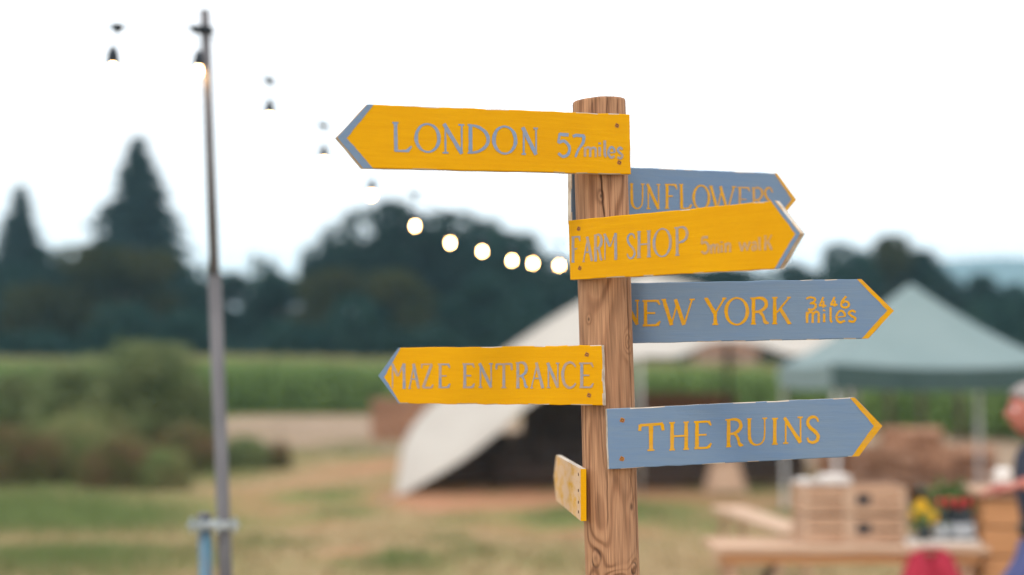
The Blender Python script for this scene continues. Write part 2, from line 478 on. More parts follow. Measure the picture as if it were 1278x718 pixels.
# ------------------------------------------------------------------ hand painted lettering
def arc(cx, cy, rx, ry, a0, a1, n=14):
    return [(cx + rx*math.cos(R(a0+(a1-a0)*i/n)), cy + ry*math.sin(R(a0+(a1-a0)*i/n))) for i in range(n+1)]
def cr(pts, n=7):
    P = [Vector(p) for p in pts]; out = []
    for i in range(len(P)-1):
        p0 = P[max(i-1,0)]; p1 = P[i]; p2 = P[i+1]; p3 = P[min(i+2,len(P)-1)]
        for k in range(n):
            t = k/n
            out.append(tuple(.5*((2*p1)+(p2-p0)*t+(2*p0-5*p1+4*p2-p3)*t*t+(3*p1-p0-3*p2+p3)*t*t*t)))
    out.append(tuple(P[-1])); return out
T, H_ = 1.0, 0.5   # thick, thin
def ellw(pts, cx, lo=.5, hi=1.0):   # stress on the sides
    m = max(abs(p[0]-cx) for p in pts)
    return [lo+(hi-lo)*(abs(p[0]-cx)/m)**2 for p in pts]
def G(ch):
    s = []
    def st(pts, w, w2=None):
        if not hasattr(w, '__len__'): w = [w+( (w2 if w2 is not None else w)-w)*i/(len(pts)-1) for i in range(len(pts))]
        s.append((pts, w))
    def sf(x, y, d=.13): st([(x-d, y), (x+d, y)], .45)
    if ch == 'L': st([(.17,0),(.2,1)], T); sf(.16,.01,.16); st([(.15,.985),(.8,.97)], .5,.6); st([(.78,.98),(1,.80)], .95,.5)
    elif ch == 'O': p = arc(.5,.5,.46,.5,0,360,30); st(p, ellw(p,.5))
    elif ch == 'N': st([(.17,.03),(.17,1)], .5); sf(.17,.99,.13); st([(.1,0),(.9,1)], T); st([(.9,.02),(.9,.98)], .45); sf(.88,.02,.13)
    elif ch == 'D': st([(.12,0),(.12,1)], T); p = arc(.1,.5,.87,.48,-90,90,18); st(p, [.5+.5*max(0,math.cos(R(-90+10*i)))for i in range(19)]); sf(.08,.01,.1); sf(.08,.99,.1)
    elif ch == 'U': st(cr([(.12,.02),(.12,.55),(.16,.8),(.3,.95),(.5,1),(.7,.95),(.84,.8),(.88,.5),(.88,.02)]), [1.0]*14+[1.0-.5*i/14 for i in range(14)]+[.48]*(8*7+1-28)); sf(.12,.02,.12); sf(.88,.02,.12)
    elif ch == 'F': st([(.25,0),(.25,1)], T); st([(.1,.02),(.85,.02)], .6); st([(.86,.0),(.96,.2)], .9,.4); st([(.25,.5),(.68,.48)], .5); sf(.25,.99,.15)
    elif ch == 'E': st([(.2,0),(.2,1)], T); st([(.03,.02),(.82,.02)], .55); st([(.82,0),(.97,.17)], .9,.4); st([(.2,.5),(.72,.5)], .5); st([(.05,.98),(.82,.98)], .6); st([(.82,.98),(.98,.82)], .95,.45)
    elif ch == 'W': st([(.06,0),(.3,1)], T); st([(.3,.98),(.48,.1)], .45); st([(.42,.0),(.68,1)], T); st([(.69,.98),(.93,.02)], .5); sf(.06,.01,.07); sf(.93,.01,.08)
    elif ch == 'R': st([(.17,0),(.17,1)], T); p = [(.17,.02),(.5,.0),(.75,.07),(.85,.25),(.72,.42),(.45,.52),(.17,.53)]; q = cr(p,6); st(q, [.5+.5*math.sin(math.pi*i/(len(q)-1)) for i in range(len(q))]); st(cr([(.5,.52),(.68,.7),(.78,.92),(.98,.97)],5), [.8]*10+[1.0]*3+[.5]*3); sf(.17,.99,.14); sf(.1,.01,.1)
    elif ch == 'S': q = cr([(.88,.2),(.78,.06),(.5,0),(.2,.08),(.12,.24),(.3,.42),(.65,.58),(.88,.76),(.78,.93),(.48,1),(.2,.94),(.08,.8)],5); st(q, [.5+.5*math.sin(math.pi*i/(len(q)-1))**.8 for i in range(len(q))])
    elif ch == 'A': st([(.5,.02),(.08,.98)], .45); st([(.42,0),(.88,1)], T); st([(.25,.62),(.68,.62)], .45); sf(.1,.99,.1)
    elif ch == 'M': st([(.12,.02),(.12,.98)], .4); st([(.08,.0),(.48,.5)], .95); st([(.5,.5),(.86,.0)], .4); st([(.88,0),(.9,1)], T); sf(.9,.99,.1)
    elif ch == 'H': st([(.15,0),(.15,1)], T); st([(.85,0),(.85,1)], T); st([(.15,.5),(.85,.5)], .5); sf(.15,.01,.14); sf(.15,.99,.14); sf(.85,.01,.14); sf(.85,.99,.14)
    elif ch == 'P': st([(.2,0),(.22,1)], T); q = cr([(.2,.02),(.6,.0),(.88,.1),(.95,.28),(.8,.45),(.5,.53),(.22,.55)],6); st(q, [.5+.5*math.sin(math.pi*i/(len(q)-1)) for i in range(len(q))]); sf(.22,.99,.16); sf(.1,.01,.1)
    elif ch == 'Y': st([(.06,.02),(.46,.55)], T); st([(.92,.02),(.52,.55)], .5); st([(.48,.5),(.5,1)], T); sf(.06,.01,.1); sf(.92,.01,.1); sf(.5,.99,.14)
    elif ch == 'K': st([(.17,0),(.17,1)], T); st([(.9,.02),(.28,.58)], .5); st([(.45,.42),(.92,1)], T); sf(.17,.01,.14); sf(.17,.99,.14); sf(.9,.01,.1); sf(.93,.99,.09)
    elif ch == 'Z': st([(.05,.02),(.9,.02)], .5); st([(.05,0),(.02,.18)], .7,.35); st([(.85,.02),(.15,.97)], T); st([(.1,.98),(.85,.98)], .6); st([(.85,.98),(.97,.85)], .8,.4)
    elif ch == 'T': st([(.05,.06),(.95,.04)], .75); st([(.06,.04),(.03,.26)], .9,.8); st([(.92,.04),(.96,.28)], .9,.8); st([(.48,.05),(.48,.97)], 1.15); sf(.48,.97,.14)
    elif ch == 'C': q = cr([(.95,.18),(.8,.05),(.55,0),(.25,.12),(.1,.45),(.2,.82),(.5,1),(.8,.95),(.96,.82)],5); st(q, [.5+.5*math.sin(math.pi*min(1,max(0,(i)/(len(q)-1)))) for i in range(len(q))])
    elif ch == 'I': st([(.5,0),(.5,1)], 1.15); sf(.5,.01,.42); sf(.5,.99,.42)
    elif ch == '5': st([(.2,.03),(.85,.05)], 1.0); st([(.2,.0),(.1,.42)], .7); q = cr([(.1,.42),(.5,.32),(.85,.5),(.92,.72),(.75,.93),(.4,1),(.1,.86)],5); st(q, .85)
    elif ch == '7': st([(.05,.1),(.3,.04),(.95,.06)], .9); st(cr([(.92,.05),(.85,.35),(.5,.65),(.25,1)],5), .95,.6)
    elif ch == '3': st(cr([(.05,.12),(.4,.0),(.85,.08),(.9,.28),(.55,.46),(.4,.46)],5), .9); st(cr([(.45,.46),(.85,.5),(.98,.72),(.7,.97),(.2,.95)],5), 1.0)
    elif ch == '4': st([(.6,.0),(.1,.78)], .9); st([(.05,.8),(.6,.74),(.95,.82)], .85); st([(.62,.35),(.58,.98)], .9)
    elif ch == '6': st(cr([(.62,.0),(.3,.3),(.08,.62),(.15,.9),(.5,1),(.88,.88),(.9,.6),(.55,.45),(.2,.6)],5), .95)
    elif ch == 'm': st([(.12,.0),(.12,1)], T); q = cr([(.12,.25),(.3,.03),(.48,.12),(.5,.4),(.5,1)],5); st(q, .9); q = cr([(.52,.25),(.7,.03),(.88,.12),(.9,.4),(.9,1)],5); st(q, .9); sf(.12,.99,.08); sf(.5,.99,.08); sf(.9,.99,.08)
    elif ch == 'n': st([(.18,.0),(.18,1)], T); st(cr([(.18,.3),(.5,.03),(.8,.15),(.84,.5),(.84,1)],5), .95)
    elif ch == 'i': st([(.5,.32),(.5,1)], 1.0); st([(.5,.0),(.5,.14)], .95)
    elif ch == 'l': st([(.4,0),(.42,.9),(.7,1)], 1.0)
    elif ch == 'e': q = cr([(.12,.55),(.9,.45),(.75,.08),(.4,.0),(.1,.35),(.12,.75),(.45,1),(.92,.85)],5); st(q, [.55]*5+[.95]*(len(q)-5))
    elif ch == 's': q = cr([(.85,.15),(.5,.0),(.15,.2),(.4,.45),(.85,.7),(.6,.98),(.1,.88)],5); st(q, .9)
    elif ch == 'w': st([(.05,0),(.28,1)], .9); st([(.28,1),(.5,.1)], .7); st([(.5,.1),(.74,1)], .9); st([(.74,1),(.95,0)], .7)
    elif ch == 'a': st(cr([(.15,.15),(.5,.0),(.8,.2),(.82,1)],5), .9); st(cr([(.8,.45),(.3,.5),(.12,.75),(.4,1),(.8,.8)],5), .85)
    elif ch == '.': st([(.5,.2),(.5,.8)], 1.0)
    return s

# ------------------------------------------------------------------ the arrow boards
class Plane:
    """vertical plane of a board's front face, tangent to the post"""
    def __init__(s, ymid, dpx, yaw_from, back=False, thick=.0125, gap=.0005):
        # yaw_from = (xL, DL, xR, DR): picture columns and depths of two points that give the board's direction
        xL, DL, xR, DR = yaw_from
        A = Vector(((xL-639)/FPX*DL, DL, 0)); B = Vector(((xR-639)/FPX*DR, DR, 0))
        s.e1 = (B - A).normalized(); s.n = Vector((s.e1.y, -s.e1.x, 0))     # towards the camera side
        zc = at(760, ymid, 2.7).z; c = axis(zc)
        off = (PR + gap + thick) if not back else -(PR + gap)
        s.O = Vector((c.x, c.y, zc)) + s.n * off
        s.yaw = math.atan2(s.e1.y, s.e1.x); s.t = thick
    def hit(s, px, py):
        d = ray(px, py); o = Vector((0, 0, CAMZ))
        k = (s.O - o).dot(s.n) / d.dot(s.n)
        p = o + d*k - s.O
        return (p.dot(s.e1), p.z)
    def board(s, outline, mats, label, wavy=.0006):
        pts = [s.hit(*q) for q in outline]
        # refine edges so the cut is not ruler straight
        rr = random.Random(sum(map(ord, label))); P = []
        for i in range(len(pts)):
            a = Vector(pts[i]); b = Vector(pts[(i+1) % len(pts)]); L = (b-a).length; k = max(1, int(L/.022))
            d = (b-a).normalized(); nn = Vector((-d.y, d.x))
            for j in range(k):
                w_ = 0 if j == 0 else rr.uniform(-wavy, wavy)
                P.append(a + d*(L*j/k) + nn*w_)
        ar = sum(P[i].x*P[(i+1)%len(P)].y - P[(i+1)%len(P)].x*P[i].y for i in range(len(P)))
        if ar < 0: P = P[::-1]
        n = len(P); c = .0011
        cen = sum(P, Vector((0,0)))/n
        ins = []
        for i in range(n):
            d1 = (P[i]-P[i-1]).normalized(); d2 = (P[(i+1)%n]-P[i]).normalized()
            m_ = Vector((-(d1.y+d2.y), d1.x+d2.x))
            m_ = m_.normalized() if m_.length > 1e-6 else Vector((-d1.y, d1.x))
            ins.append(P[i] + m_*c*(1+rr.uniform(-.3,.9)))
        b = MB()
        V = [(q.x, 0, q.y) for q in ins] + [(q.x, c*.8, q.y) for q in P] + [(q.x, s.t-c*.8, q.y) for q in P] + [(q.x, s.t, q.y) for q in ins]
        b.add(V, [list(range(n))]); b.cur = 1
        b.add([], [])
        base = 0
        for k in range(3):
            for i in range(n):
                j = (i+1) % n
                b.f.append([k*n+i, (k+1)*n+i, (k+1)*n+j, k*n+j][::1]); b.mi.append(0 if (k == 0 and rr.random() < .75) else 1)
        b.f.append([3*n+i for i in range(n)][::-1]); b.mi.append(0)
        ob = b.build('sign_board', mats, signpost)
        ob.location = s.O - Vector(signpost.location); ob.rotation_euler = (0, 0, s.yaw)
        ob['label'] = label; s.ob = ob
        return ob
    def band(s, outer, inner, m, label=None):
        b = MB(); o = [s.hit(*q) for q in outer]; i_ = [s.hit(*q) for q in inner]
        rr = random.Random(3); V = []; F = []
        k = 8
        A = []; B = []
        for seg in range(2):
            for j in range(k + (seg == 1)):
                t = j/k
                a = Vector(o[seg]).lerp(Vector(o[seg+1]), t); c = Vector(i_[seg]).lerp(Vector(i_[seg+1]), t)
                c += (c-a).normalized()*rr.uniform(-.0007, .0007)
                a = a + (c-a).normalized()*.0006
                A.append((a.x, -.0004, a.y)); B.append((c.x, -.0004, c.y))
        n = len(A); b.add(A+B, [[i, i+1, n+i+1, n+i] for i in range(n-1)])
        return b.build('arrow_band', m, s.ob)
    def word(s, letters, thick, m, label, jit=.25, seed=1):
        """letters: (char, x0, x1, ytop, ybottom[, thickness factor]) in picture columns and rows; painted on the board's face"""
        b = MB(); rr = random.Random(seed); lay = 0
        slope = s.slope
        for L in letters:
            ch, x0, x1, y0, y1 = L[:5]; tf = L[5] if len(L) > 5 else 1.0
            for pts, ws in G(ch):
                lay += 1
                if len(pts) == 2:
                    (ax, ay), (bx, by) = pts; k = 5
                    pts = [(ax+(bx-ax)*i/k, ay+(by-ay)*i/k) for i in range(k+1)]; w0, w1 = ws[0], ws[-1]
                    ws = [w0+(w1-w0)*i/k for i in range(k+1)]
                if len(ws) < len(pts): ws = list(ws)+[ws[-1]]*(len(pts)-len(ws))
                Q = []
                for (u, v) in pts:
                    x = x0+(x1-x0)*u; xm = (x0+x1)/2
                    Q.append(Vector((x + rr.uniform(-jit, jit)*.5, y0+(y1-y0)*v + (x-xm)*slope + rr.uniform(-jit, jit)*.5)))
                Lf = []; Rt = []; n = len(Q)
                for i in range(n):
                    d = Q[min(i+1,n-1)] - Q[max(i-1,0)]
                    d = d.normalized() if d.length > 1e-6 else Vector((1, 0))
                    nn = Vector((-d.y, d.x)); hw = ws[i]*thick*tf/2*rr.uniform(.9, 1.1)
                    Lf.append(Q[i]+nn*hw); Rt.append(Q[i]-nn*hw)
                y = -.0004 - lay*.000012
                V = []
                for q in Lf + Rt:
                    h = s.hit(q.x, q.y); V.append((h[0], y, h[1]))
                b.add(V, [[i, i+1, n+i+1, n+i] for i in range(n-1)])
        o = b.build('lettering', m, s.ob); o['label'] = label
        return o
    def screws(s, pts, stain=True):
        for (px, py) in pts:
            h = s.hit(px, py); b = MB()
            r = .0028
            ring = [(h[0]+r*math.cos(k*math.pi/6), h[1]+r*math.sin(k*math.pi/6)) for k in range(12)]
            rin = [(h[0]+r*.55*math.cos(k*math.pi/6), h[1]+r*.55*math.sin(k*math.pi/6)) for k in range(12)]
            rout = [(h[0]+r*1.7*math.cos(k*math.pi/6+.2)*(1+.2*math.sin(k*2.3)), h[1]+r*1.7*math.sin(k*math.pi/6+.2)*(1+.2*math.cos(k*1.9))) for k in range(12)]
            b.add([(x, -.0010, z) for x, z in ring]+[(x, -.00015, z) for x, z in ring], [[i, (i+1)%12, 12+(i+1)%12, 12+i] for i in range(12)])
            b.add([(x, -.0010, z) for x, z in ring]+[(x, -.0002, z) for x, z in rin], [[i, (i+1)%12, 12+(i+1)%12, 12+i] for i in range(12)])
            b.add([(x, -.0002, z) for x, z in rin], [list(range(12))])
            if stain:
                b.cur = 1; b.add([(x, -.0003, z) for x, z in rout], [list(range(12))])
            b.build('screw', [M_screw, M_rust], s.ob)

HB = .1108
def dep(h, H=HB): return H*FPX/h
# LONDON
p = Plane(180, 0, (458, dep(80.3), 786, dep(74.4))); p.slope = .036
p.board([(458,130.5),(786,143),(787.7,217.5),(452.5,210),(420.3,171.5)], [M_yel, M_raw], 'top yellow arrow board pointing left, reading LONDON 57 miles')
p.band([(458,130.5),(420.3,171.5),(452.5,210)], [(466.5,130.7),(432.7,172.6),(465.5,210.4)], M_blu)
p.word([('L',489.4,513.6,153.4,189.4),('O',518,549,154.9,189.9),('N',551,579,155,191.5),('D',584,610,156.2,191.7),('O',615,644.5,158,192),('N',650,671,159.5,193)], 4.6, M_let_blu, 'large blue-grey word LONDON')
p.word([('5',695,712,167,195.5),('7',714,730,168,196.5)], 4.2, M_let_blu, 'number 57')
p.word([('m',728,745,184,195.5),('i',745.5,751,178,195.5),('l',752.5,758,175.5,196),('e',758.5,767.7,184,196.8),('s',769.7,777.7,184.5,198)], 3.1, M_let_blu_f, 'small word miles')
p.screws([(770,157),(772.8,203)])
# SUNFLOWERS (behind the post)
p = Plane(240, 0, (713, 2.72, 968, 3.03), back=True); p.slope = .03
p.board([(712.8,206),(970,216.5),(994,249.5),(968,281),(713.5,279.5)], [M_blu, M_raw], 'blue-grey arrow board pointing right behind the post, reading SUNFLOWERS')
p.band([(970,216.5),(994,249.5),(968,281)], [(966.3,216.4),(987.8,249),(963.5,281)], M_let_yel)
p.word([('S',761,781,228.5,260.3),('U',786,804,229.2,260.5),('N',806,823.5,229.8,261),('F',828,845,230.2,260.5),('L',847.5,863,230.5,261),('O',864.6,885.5,231.7,262),('W',885,918,232.8,263)], 3.5, M_let_yel, 'yellow letters SUNFLOW', seed=4)
p.word([('E',920,936,233.8,264),('R',938,953.5,234.5,264),('S',953.5,965,234.5,265)], 3.0, M_let_yel_f, 'thin yellow letters ERS', seed=5)
# FARM SHOP
p = Plane(312, 0, (710, dep(74.5), 968, dep(85.2))); p.slope = -.075
p.board([(709,275.5),(967.5,250.5),(999.5,291.5),(973.5,335.5),(711.5,349.5)], [M_yel, M_raw], 'yellow arrow board pointing right, reading FARM SHOP 5min walk')
p.band([(967.5,250.5),(999.5,291.5),(973.5,335.5)], [(962.3,250.9),(992.8,292),(966.8,335.8)], M_blu)
p.word([('F',712.2,724.5,295.2,327.2),('A',727.3,740.5,295.6,326.5),('R',741.5,752.5,293,325.9),('M',753.2,770.5,291.6,324.5)], 3.3, M_let_blu_f, 'faded word FARM', seed=6)
p.word([('S',782.2,793.5,292,322.5,.8),('H',795,812.6,288.6,321.2),('O',815.5,838,285.6,320.3),('P',841.7,858.5,283.8,318.5)], 3.5, M_let_blu_f, 'faded word SHOP', seed=7)
p.word([('5',874.6,885.5,295.5,316.3,1.15),('m',886.5,898,305.3,316),('i',898.8,903,301.6,315.3),('n',904.3,912.8,303.5,315)], 3.0, M_let_blu_ff, 'faint words 5min', seed=8)
p.word([('w',922,936.8,301.8,313.2),('a',938,945,302.4,312.6),('l',946,951,296,312.3),('K',953.6,964,294,311.8)], 3.0, M_let_blu_ff, 'faint word walk', seed=9)
p.screws([(722.4,285.7),(723.8,334.8)])
# NEW YORK (behind the post)
p = Plane(390, 0, (791, 2.757, 1075, 2.70), back=True, thick=.012); p.slope = -.012
p.board([(733,354.3),(1075,348.3),(1116,388),(1084,422.6),(736,429.6)], [M_blu, M_raw], 'blue-grey arrow board pointing right, reading NEW YORK 3446 miles')
p.band([(1075,348.3),(1116,388),(1084,422.6)], [(1069.3,348.6),(1107.2,387.6),(1075.4,422.8)], M_let_yel)
p.word([('N',778,797.5,374.8,405.5),('E',801,824.3,375,406.8),('W',826,866.5,373.8,405.8)], 4.6, M_let_yel, 'yellow word NEW', seed=10)
p.word([('Y',879.8,906,372.3,405.2),('O',905,934,372,405.3),('R',936.3,960,372,404.6),('K',962.8,987,371.3,404.2)], 4.6, M_let_yel, 'yellow word YORK', seed=11)
p.word([('3',1005.7,1018.4,371.2,387),('4',1021.7,1031.6,371,384.6),('4',1035.8,1045.6,371,383),('6',1049,1060.2,370,384)], 2.9, M_let_yel, 'yellow number 3446', seed=12)
p.word([('m',1005,1023.6,389,402.6,1.1),('i',1026,1031,386.5,402.2),('l',1034,1040.5,383.5,402.3),('e',1043,1055.6,388.2,402.4),('s',1057.5,1069.6,387.8,402)], 3.1, M_let_yel, 'yellow word miles', seed=13)
# MAZE ENTRANCE
p = Plane(470, 0, (497, dep(69.5), 751, dep(75))); p.slope = .0
p.board([(497,434.2),(600,433.2),(750.6,430.8),(753,506.2),(497.5,503.8),(472,469)], [M_yel, M_raw], 'yellow arrow board pointing left, reading MAZE ENTRANCE', wavy=.0009)
p.band([(497,434.2),(472,469),(497.5,503.8)], [(500,434.2),(479.6,470.8),(499.6,503.6)], M_blu)
p.word([('M',487.8,506.4,454,485),('A',510,524.3,454,485),('Z',526,541,454.3,484.5),('E',546.4,562,454.3,484.3)], 3.4, M_let_blu_f, 'faded word MAZE', seed=14)
p.word([('E',577,592.5,454,484.2),('N',596.7,615,453.6,483.8),('T',618.9,639.8,453,484.8,.85),('R',643.7,659.5,452.7,484.4),('A',662,679.6,452.7,484.5),('N',682,698,453,484),('C',700.6,719.5,452.6,484),('E',722.5,741,453,484.2)], 3.5, M_let_blu_f, 'faded word ENTRANCE', seed=15)
p.screws([(732.6,442.6),(735.2,493.6)])
# THE RUINS
p = Plane(545, 0, (758, 2.625, 1066, 2.72)); p.slope = -.045
p.board([(757.5,510.6),(1067,496.3),(1101.5,531.8),(1072.3,569.6),(760.2,585.8)], [M_blu, M_raw], 'lowest blue-grey arrow board pointing right, reading THE RUINS')
p.band([(1067,496.3),(1101.5,531.8),(1072.3,569.6)], [(1060.6,496.7),(1090.3,531.8),(1063,570)], M_let_yel)
p.word([('T',797.3,828.8,528.3,563),('H',835,860,527.2,561.3),('E',865.2,888,525.9,559.8)], 4.7, M_let_yel, 'yellow word THE', seed=16)
p.word([('R',905.4,928,523.4,557.4),('U',932,957.3,522,555.4,.92),('I',962.4,971.4,522.3,554.7,.95),('N',976.2,1001.5,520.8,553.2),('S',1006,1023,520.3,552.4)], 4.5, M_let_yel, 'yellow word RUINS', seed=17)
p.screws([(776.6,524.6),(776.2,572.8)])
# small board seen nearly end on, pointing away
A = Vector((.1272, 2.652, 0)); B = Vector((.0930, 3.11, 0)); e1 = (B-A).normalized()
ob_yaw = math.atan2(e1.y, e1.x)
b = MB()
Ll = (B-A).length; zt, zb = 1.617, 1.521
prof = [(0, zb), (Ll-.03, zb-.001), (Ll+.02, (zt+zb)/2), (Ll-.03, zt), (0, zt)]
# local x along the board, local -y = the face seen from the left, body to +y... (towards the post)
tk = .0105
cen = Vector((A.x, A.y, 0))
side = -1  # post lies on the -local-y side
n = len(prof)
V = [(x, 0, z) for x, z in prof] + [(x, -tk, z) for x, z in prof]
b.add(V, [list(range(n))[::-1], [n+i for i in range(n)]])
b.cur = 1
b.add([], [])
for i in range(n):
    j = (i+1) % n
    b.f.append([i, j, n+j, n+i]); b.mi.append(1 if i != n-1 else 2)
ob = b.build('sign_board', [M_yel_worn, M_raw, M_yel], signpost)
ob.location = Vector((cen.x, cen.y, 0)) - Vector(signpost.location); ob.rotation_euler = (0, 0, ob_yaw)
ob['label'] = 'small yellow arrow board pointing away, seen nearly end on, paint peeling'
for zz in (1.605, 1.575, 1.553, 1.535):
    sb = MB(); sb.tube([(.03, .0003, zz), (.03, .0012, zz)], .003, 10); sb.build('screw', M_screw, ob)

# ------------------------------------------------------------------ ground, path, hills
def axis_coords(lo, hi, fine_lo, fine_hi, fine, grow=1.25):
    a = list(np.arange(fine_lo, fine_hi + 1e-6, fine)); s = fine
    while a[-1] < hi: s *= grow; a.append(min(hi, a[-1] + s))
    s = fine
    while a[0] > lo: s *= grow; a.insert(0, max(lo, a[0] - s))
    return np.array(a)
def blobs(X, Y, lst):
    out = np.zeros_like(X)
    for (px, py, rx, ry, a) in lst:
        c = ground_at(px, py)
        k = FPX/c.y; rxm = rx/k; rym = ry/ (1.95*FPX/c.y**2)
        out += a*np.exp(-(((X-c.x)/rxm)**2 + ((Y-c.y)/rym)**2))
    return out
xs = axis_coords(-1600, 1600, -22, 22, .35); ys = axis_coords(-60, 2400, 8, 62, .35)
X, Y = np.meshgrid(xs, ys, indexing='ij')
Z = terrain(X, Y) - 0.0*Y
nx, ny = len(xs), len(ys)
i, j = np.meshgrid(np.arange(nx-1), np.arange(ny-1), indexing='ij')
F = np.stack([i*ny+j, (i+1)*ny+j, (i+1)*ny+j+1, i*ny+j+1], -1).reshape(-1, 4)
me = np_mesh('ground', np.stack([X, Y, Z], -1).reshape(-1, 3), F, True)
SOIL = [(335,625,70,18,1.1),(740,665,120,12,.7),(540,690,30,8,.5),(440,690,60,14,.7),(480,580,60,10,.7),(380,655,50,8,.8),(500,620,40,8,.7),(300,560,30,8,.6),(400,590,60,9,.4),(640,650,130,16,.6),(560,630,70,9,.5),(840,630,150,9,.55),(600,625,150,7,.8),(900,700,60,14,.4),(280,700,40,12,.3),(700,610,200,9,.8),(1150,620,150,9,.6),(960,645,60,9,.5)]
GREEN = [(40,600,150,18,1.1),(20,635,130,24,.9),(40,655,170,18,1.3),(90,700,170,24,1.1),(260,590,60,8,.9),(120,650,120,18,.6),(500,703,50,13,1.0),(590,690,40,9,.6),(690,648,40,8,.9),(450,560,60,7,.7),(400,618,50,6,.7),(330,680,50,8,.7),(760,640,60,7,.8),(430,640,40,7,.6),(930,610,50,6,.5),(560,675,30,6,.8),(570,650,60,9,.35),(820,640,60,9,.5),(1000,640,50,5,.5),(870,660,60,8,.3),(690,700,50,9,.3),(180,565,120,14,.9),(60,545,200,25,.9),(1020,700,80,16,.2)]
soil = np.clip(blobs(X, Y, SOIL), 0, 1.2); green = np.clip(blobs(X, Y, GREEN), 0, 1.2)
green = np.maximum(green, sstep(58, 66, Y)*.8); green = np.maximum(green, sstep(-9.5, -13, X)*.8)
for nm, a_ in (('soil', soil), ('green', green)):
    t_ = me.attributes.new(nm, 'FLOAT', 'POINT'); t_.data.foreach_set('value', a_.astype(np.float32).ravel())
def ground_mat():
    m = bpy.data.materials.new('grazed_field'); m.use_nodes = True
    n = m.node_tree.nodes; l = m.node_tree.links; b = n['Principled BSDF']; b.inputs['Roughness'].default_value = .95; b.inputs['Specular IOR Level'].default_value = .1
    tc = n.new('ShaderNodeTexCoord')
    def noise(s, d=6):
        q = n.new('ShaderNodeTexNoise'); q.inputs['Scale'].default_value = s; q.inputs['Detail'].default_value = d; q.inputs['Roughness'].default_value = .6
        l.new(tc.outputs['Object'], q.inputs['Vector']); return q.outputs['Fac']
    def att(nm):
        q = n.new('ShaderNodeAttribute'); q.attribute_name = nm; return q.outputs['Fac']
    def mth(op, a, c):
        q = n.new('ShaderNodeMath'); q.operation = op
        for i_, v in enumerate((a, c)):
            if isinstance(v, (int, float)): q.inputs[i_].default_value = v
            else: l.new(v, q.inputs[i_])
        return q.outputs[0]
    def rng(v, a, c, lo=0, hi=1):
        q = n.new('ShaderNodeMapRange'); q.inputs['From Min'].default_value = a; q.inputs['From Max'].default_value = c
        q.inputs['To Min'].default_value = lo; q.inputs['To Max'].default_value = hi
        l.new(v, q.inputs['Value']); return q.outputs[0]
    def mix_(f, a, c):
        q = n.new('ShaderNodeMix'); q.data_type = 'RGBA'; l.new(f, q.inputs['Factor'])
        for nm, v in (('A', a), ('B', c)):
            if isinstance(v, tuple): q.inputs[nm].default_value = (*v, 1)
            else: l.new(v, q.inputs[nm])
        return q.outputs['Result']
    n1 = noise(.5); n2 = noise(1.3, 4); n3 = noise(9)
    dry = mix_(rng(n3, .35, .65), (0.29, 0.21, 0.10), (0.42, 0.285, 0.17))
    grs = mix_(rng(n3, .35, .65), (0.115, 0.16, 0.045), (0.21, 0.215, 0.075))
    sol = mix_(rng(n3, .3, .7), (0.33, 0.155, 0.082), (0.43, 0.225, 0.13))
    gf = rng(mth('ADD', mth('MULTIPLY', att('green'), .55), mth('ADD', mth('MULTIPLY', n1, .5), mth('MULTIPLY', n2, .5))), 0.46, .70)
    sf_ = rng(mth('ADD', mth('MULTIPLY', att('soil'), .42), mth('ADD', mth('MULTIPLY', n2, .6), mth('MULTIPLY', n1, .35))), .50, .74)
    c = mix_(sf_, dry, sol); c = mix_(gf, c, grs)
    l.new(c, b.inputs['Base Color'])
    bp = n.new('ShaderNodeBump'); bp.inputs['Distance'].default_value = .05; bp.inputs['Strength'].default_value = .6
    l.new(noise(25), bp.inputs['Height']); l.new(bp.outputs[0], b.inputs['Normal'])
    return m
me.materials.append(ground_mat())
g = link('ground', me); tag(g, kind='structure')

# farm track in front of the maize
def strip(name, cl, widths, m, dz=.02, nseg=60, nw=6):
    P = cr([tuple(q) for q in cl], nseg // (len(cl)-1)); n = len(P); V = []
    W = np.interp(np.linspace(0, 1, n), np.linspace(0, 1, len(widths)), widths)
    for i in range(n):
        d = (Vector(P[min(i+1,n-1)]) - Vector(P[max(i-1,0)])).normalized(); nn = Vector((-d.y, d.x))
        for k in range(nw+1):
            q = Vector(P[i]) + nn*W[i]*(k/nw-.5)
            V.append((q.x, q.y, ter(q.x, q.y)+dz))
    Fs = [[i*(nw+1)+k, (i+1)*(nw+1)+k, (i+1)*(nw+1)+k+1, i*(nw+1)+k+1] for i in range(n-1) for k in range(nw)]
    me = np_mesh(name, V, Fs, True); me.materials.append(m); o = link(name, me); tag(o, kind='structure'); return o
M_track = mat('pale_gravel_track', (0.32, 0.225, 0.155), .95, (0.24, 0.17, 0.11), 1.4, bump=.4)
c1 = ground_at(240, 531); c2 = ground_at(380, 531); c3 = ground_at(520, 540)
strip('path', [(c1.x-3, c1.y+3), (c1.x, c1.y), (c2.x, c2.y), (c3.x, c3.y), (c3.x+8, c3.y-6), (c3.x+20, c3.y-9)], [3, 8, 15, 15, 12, 10], M_track, .03)

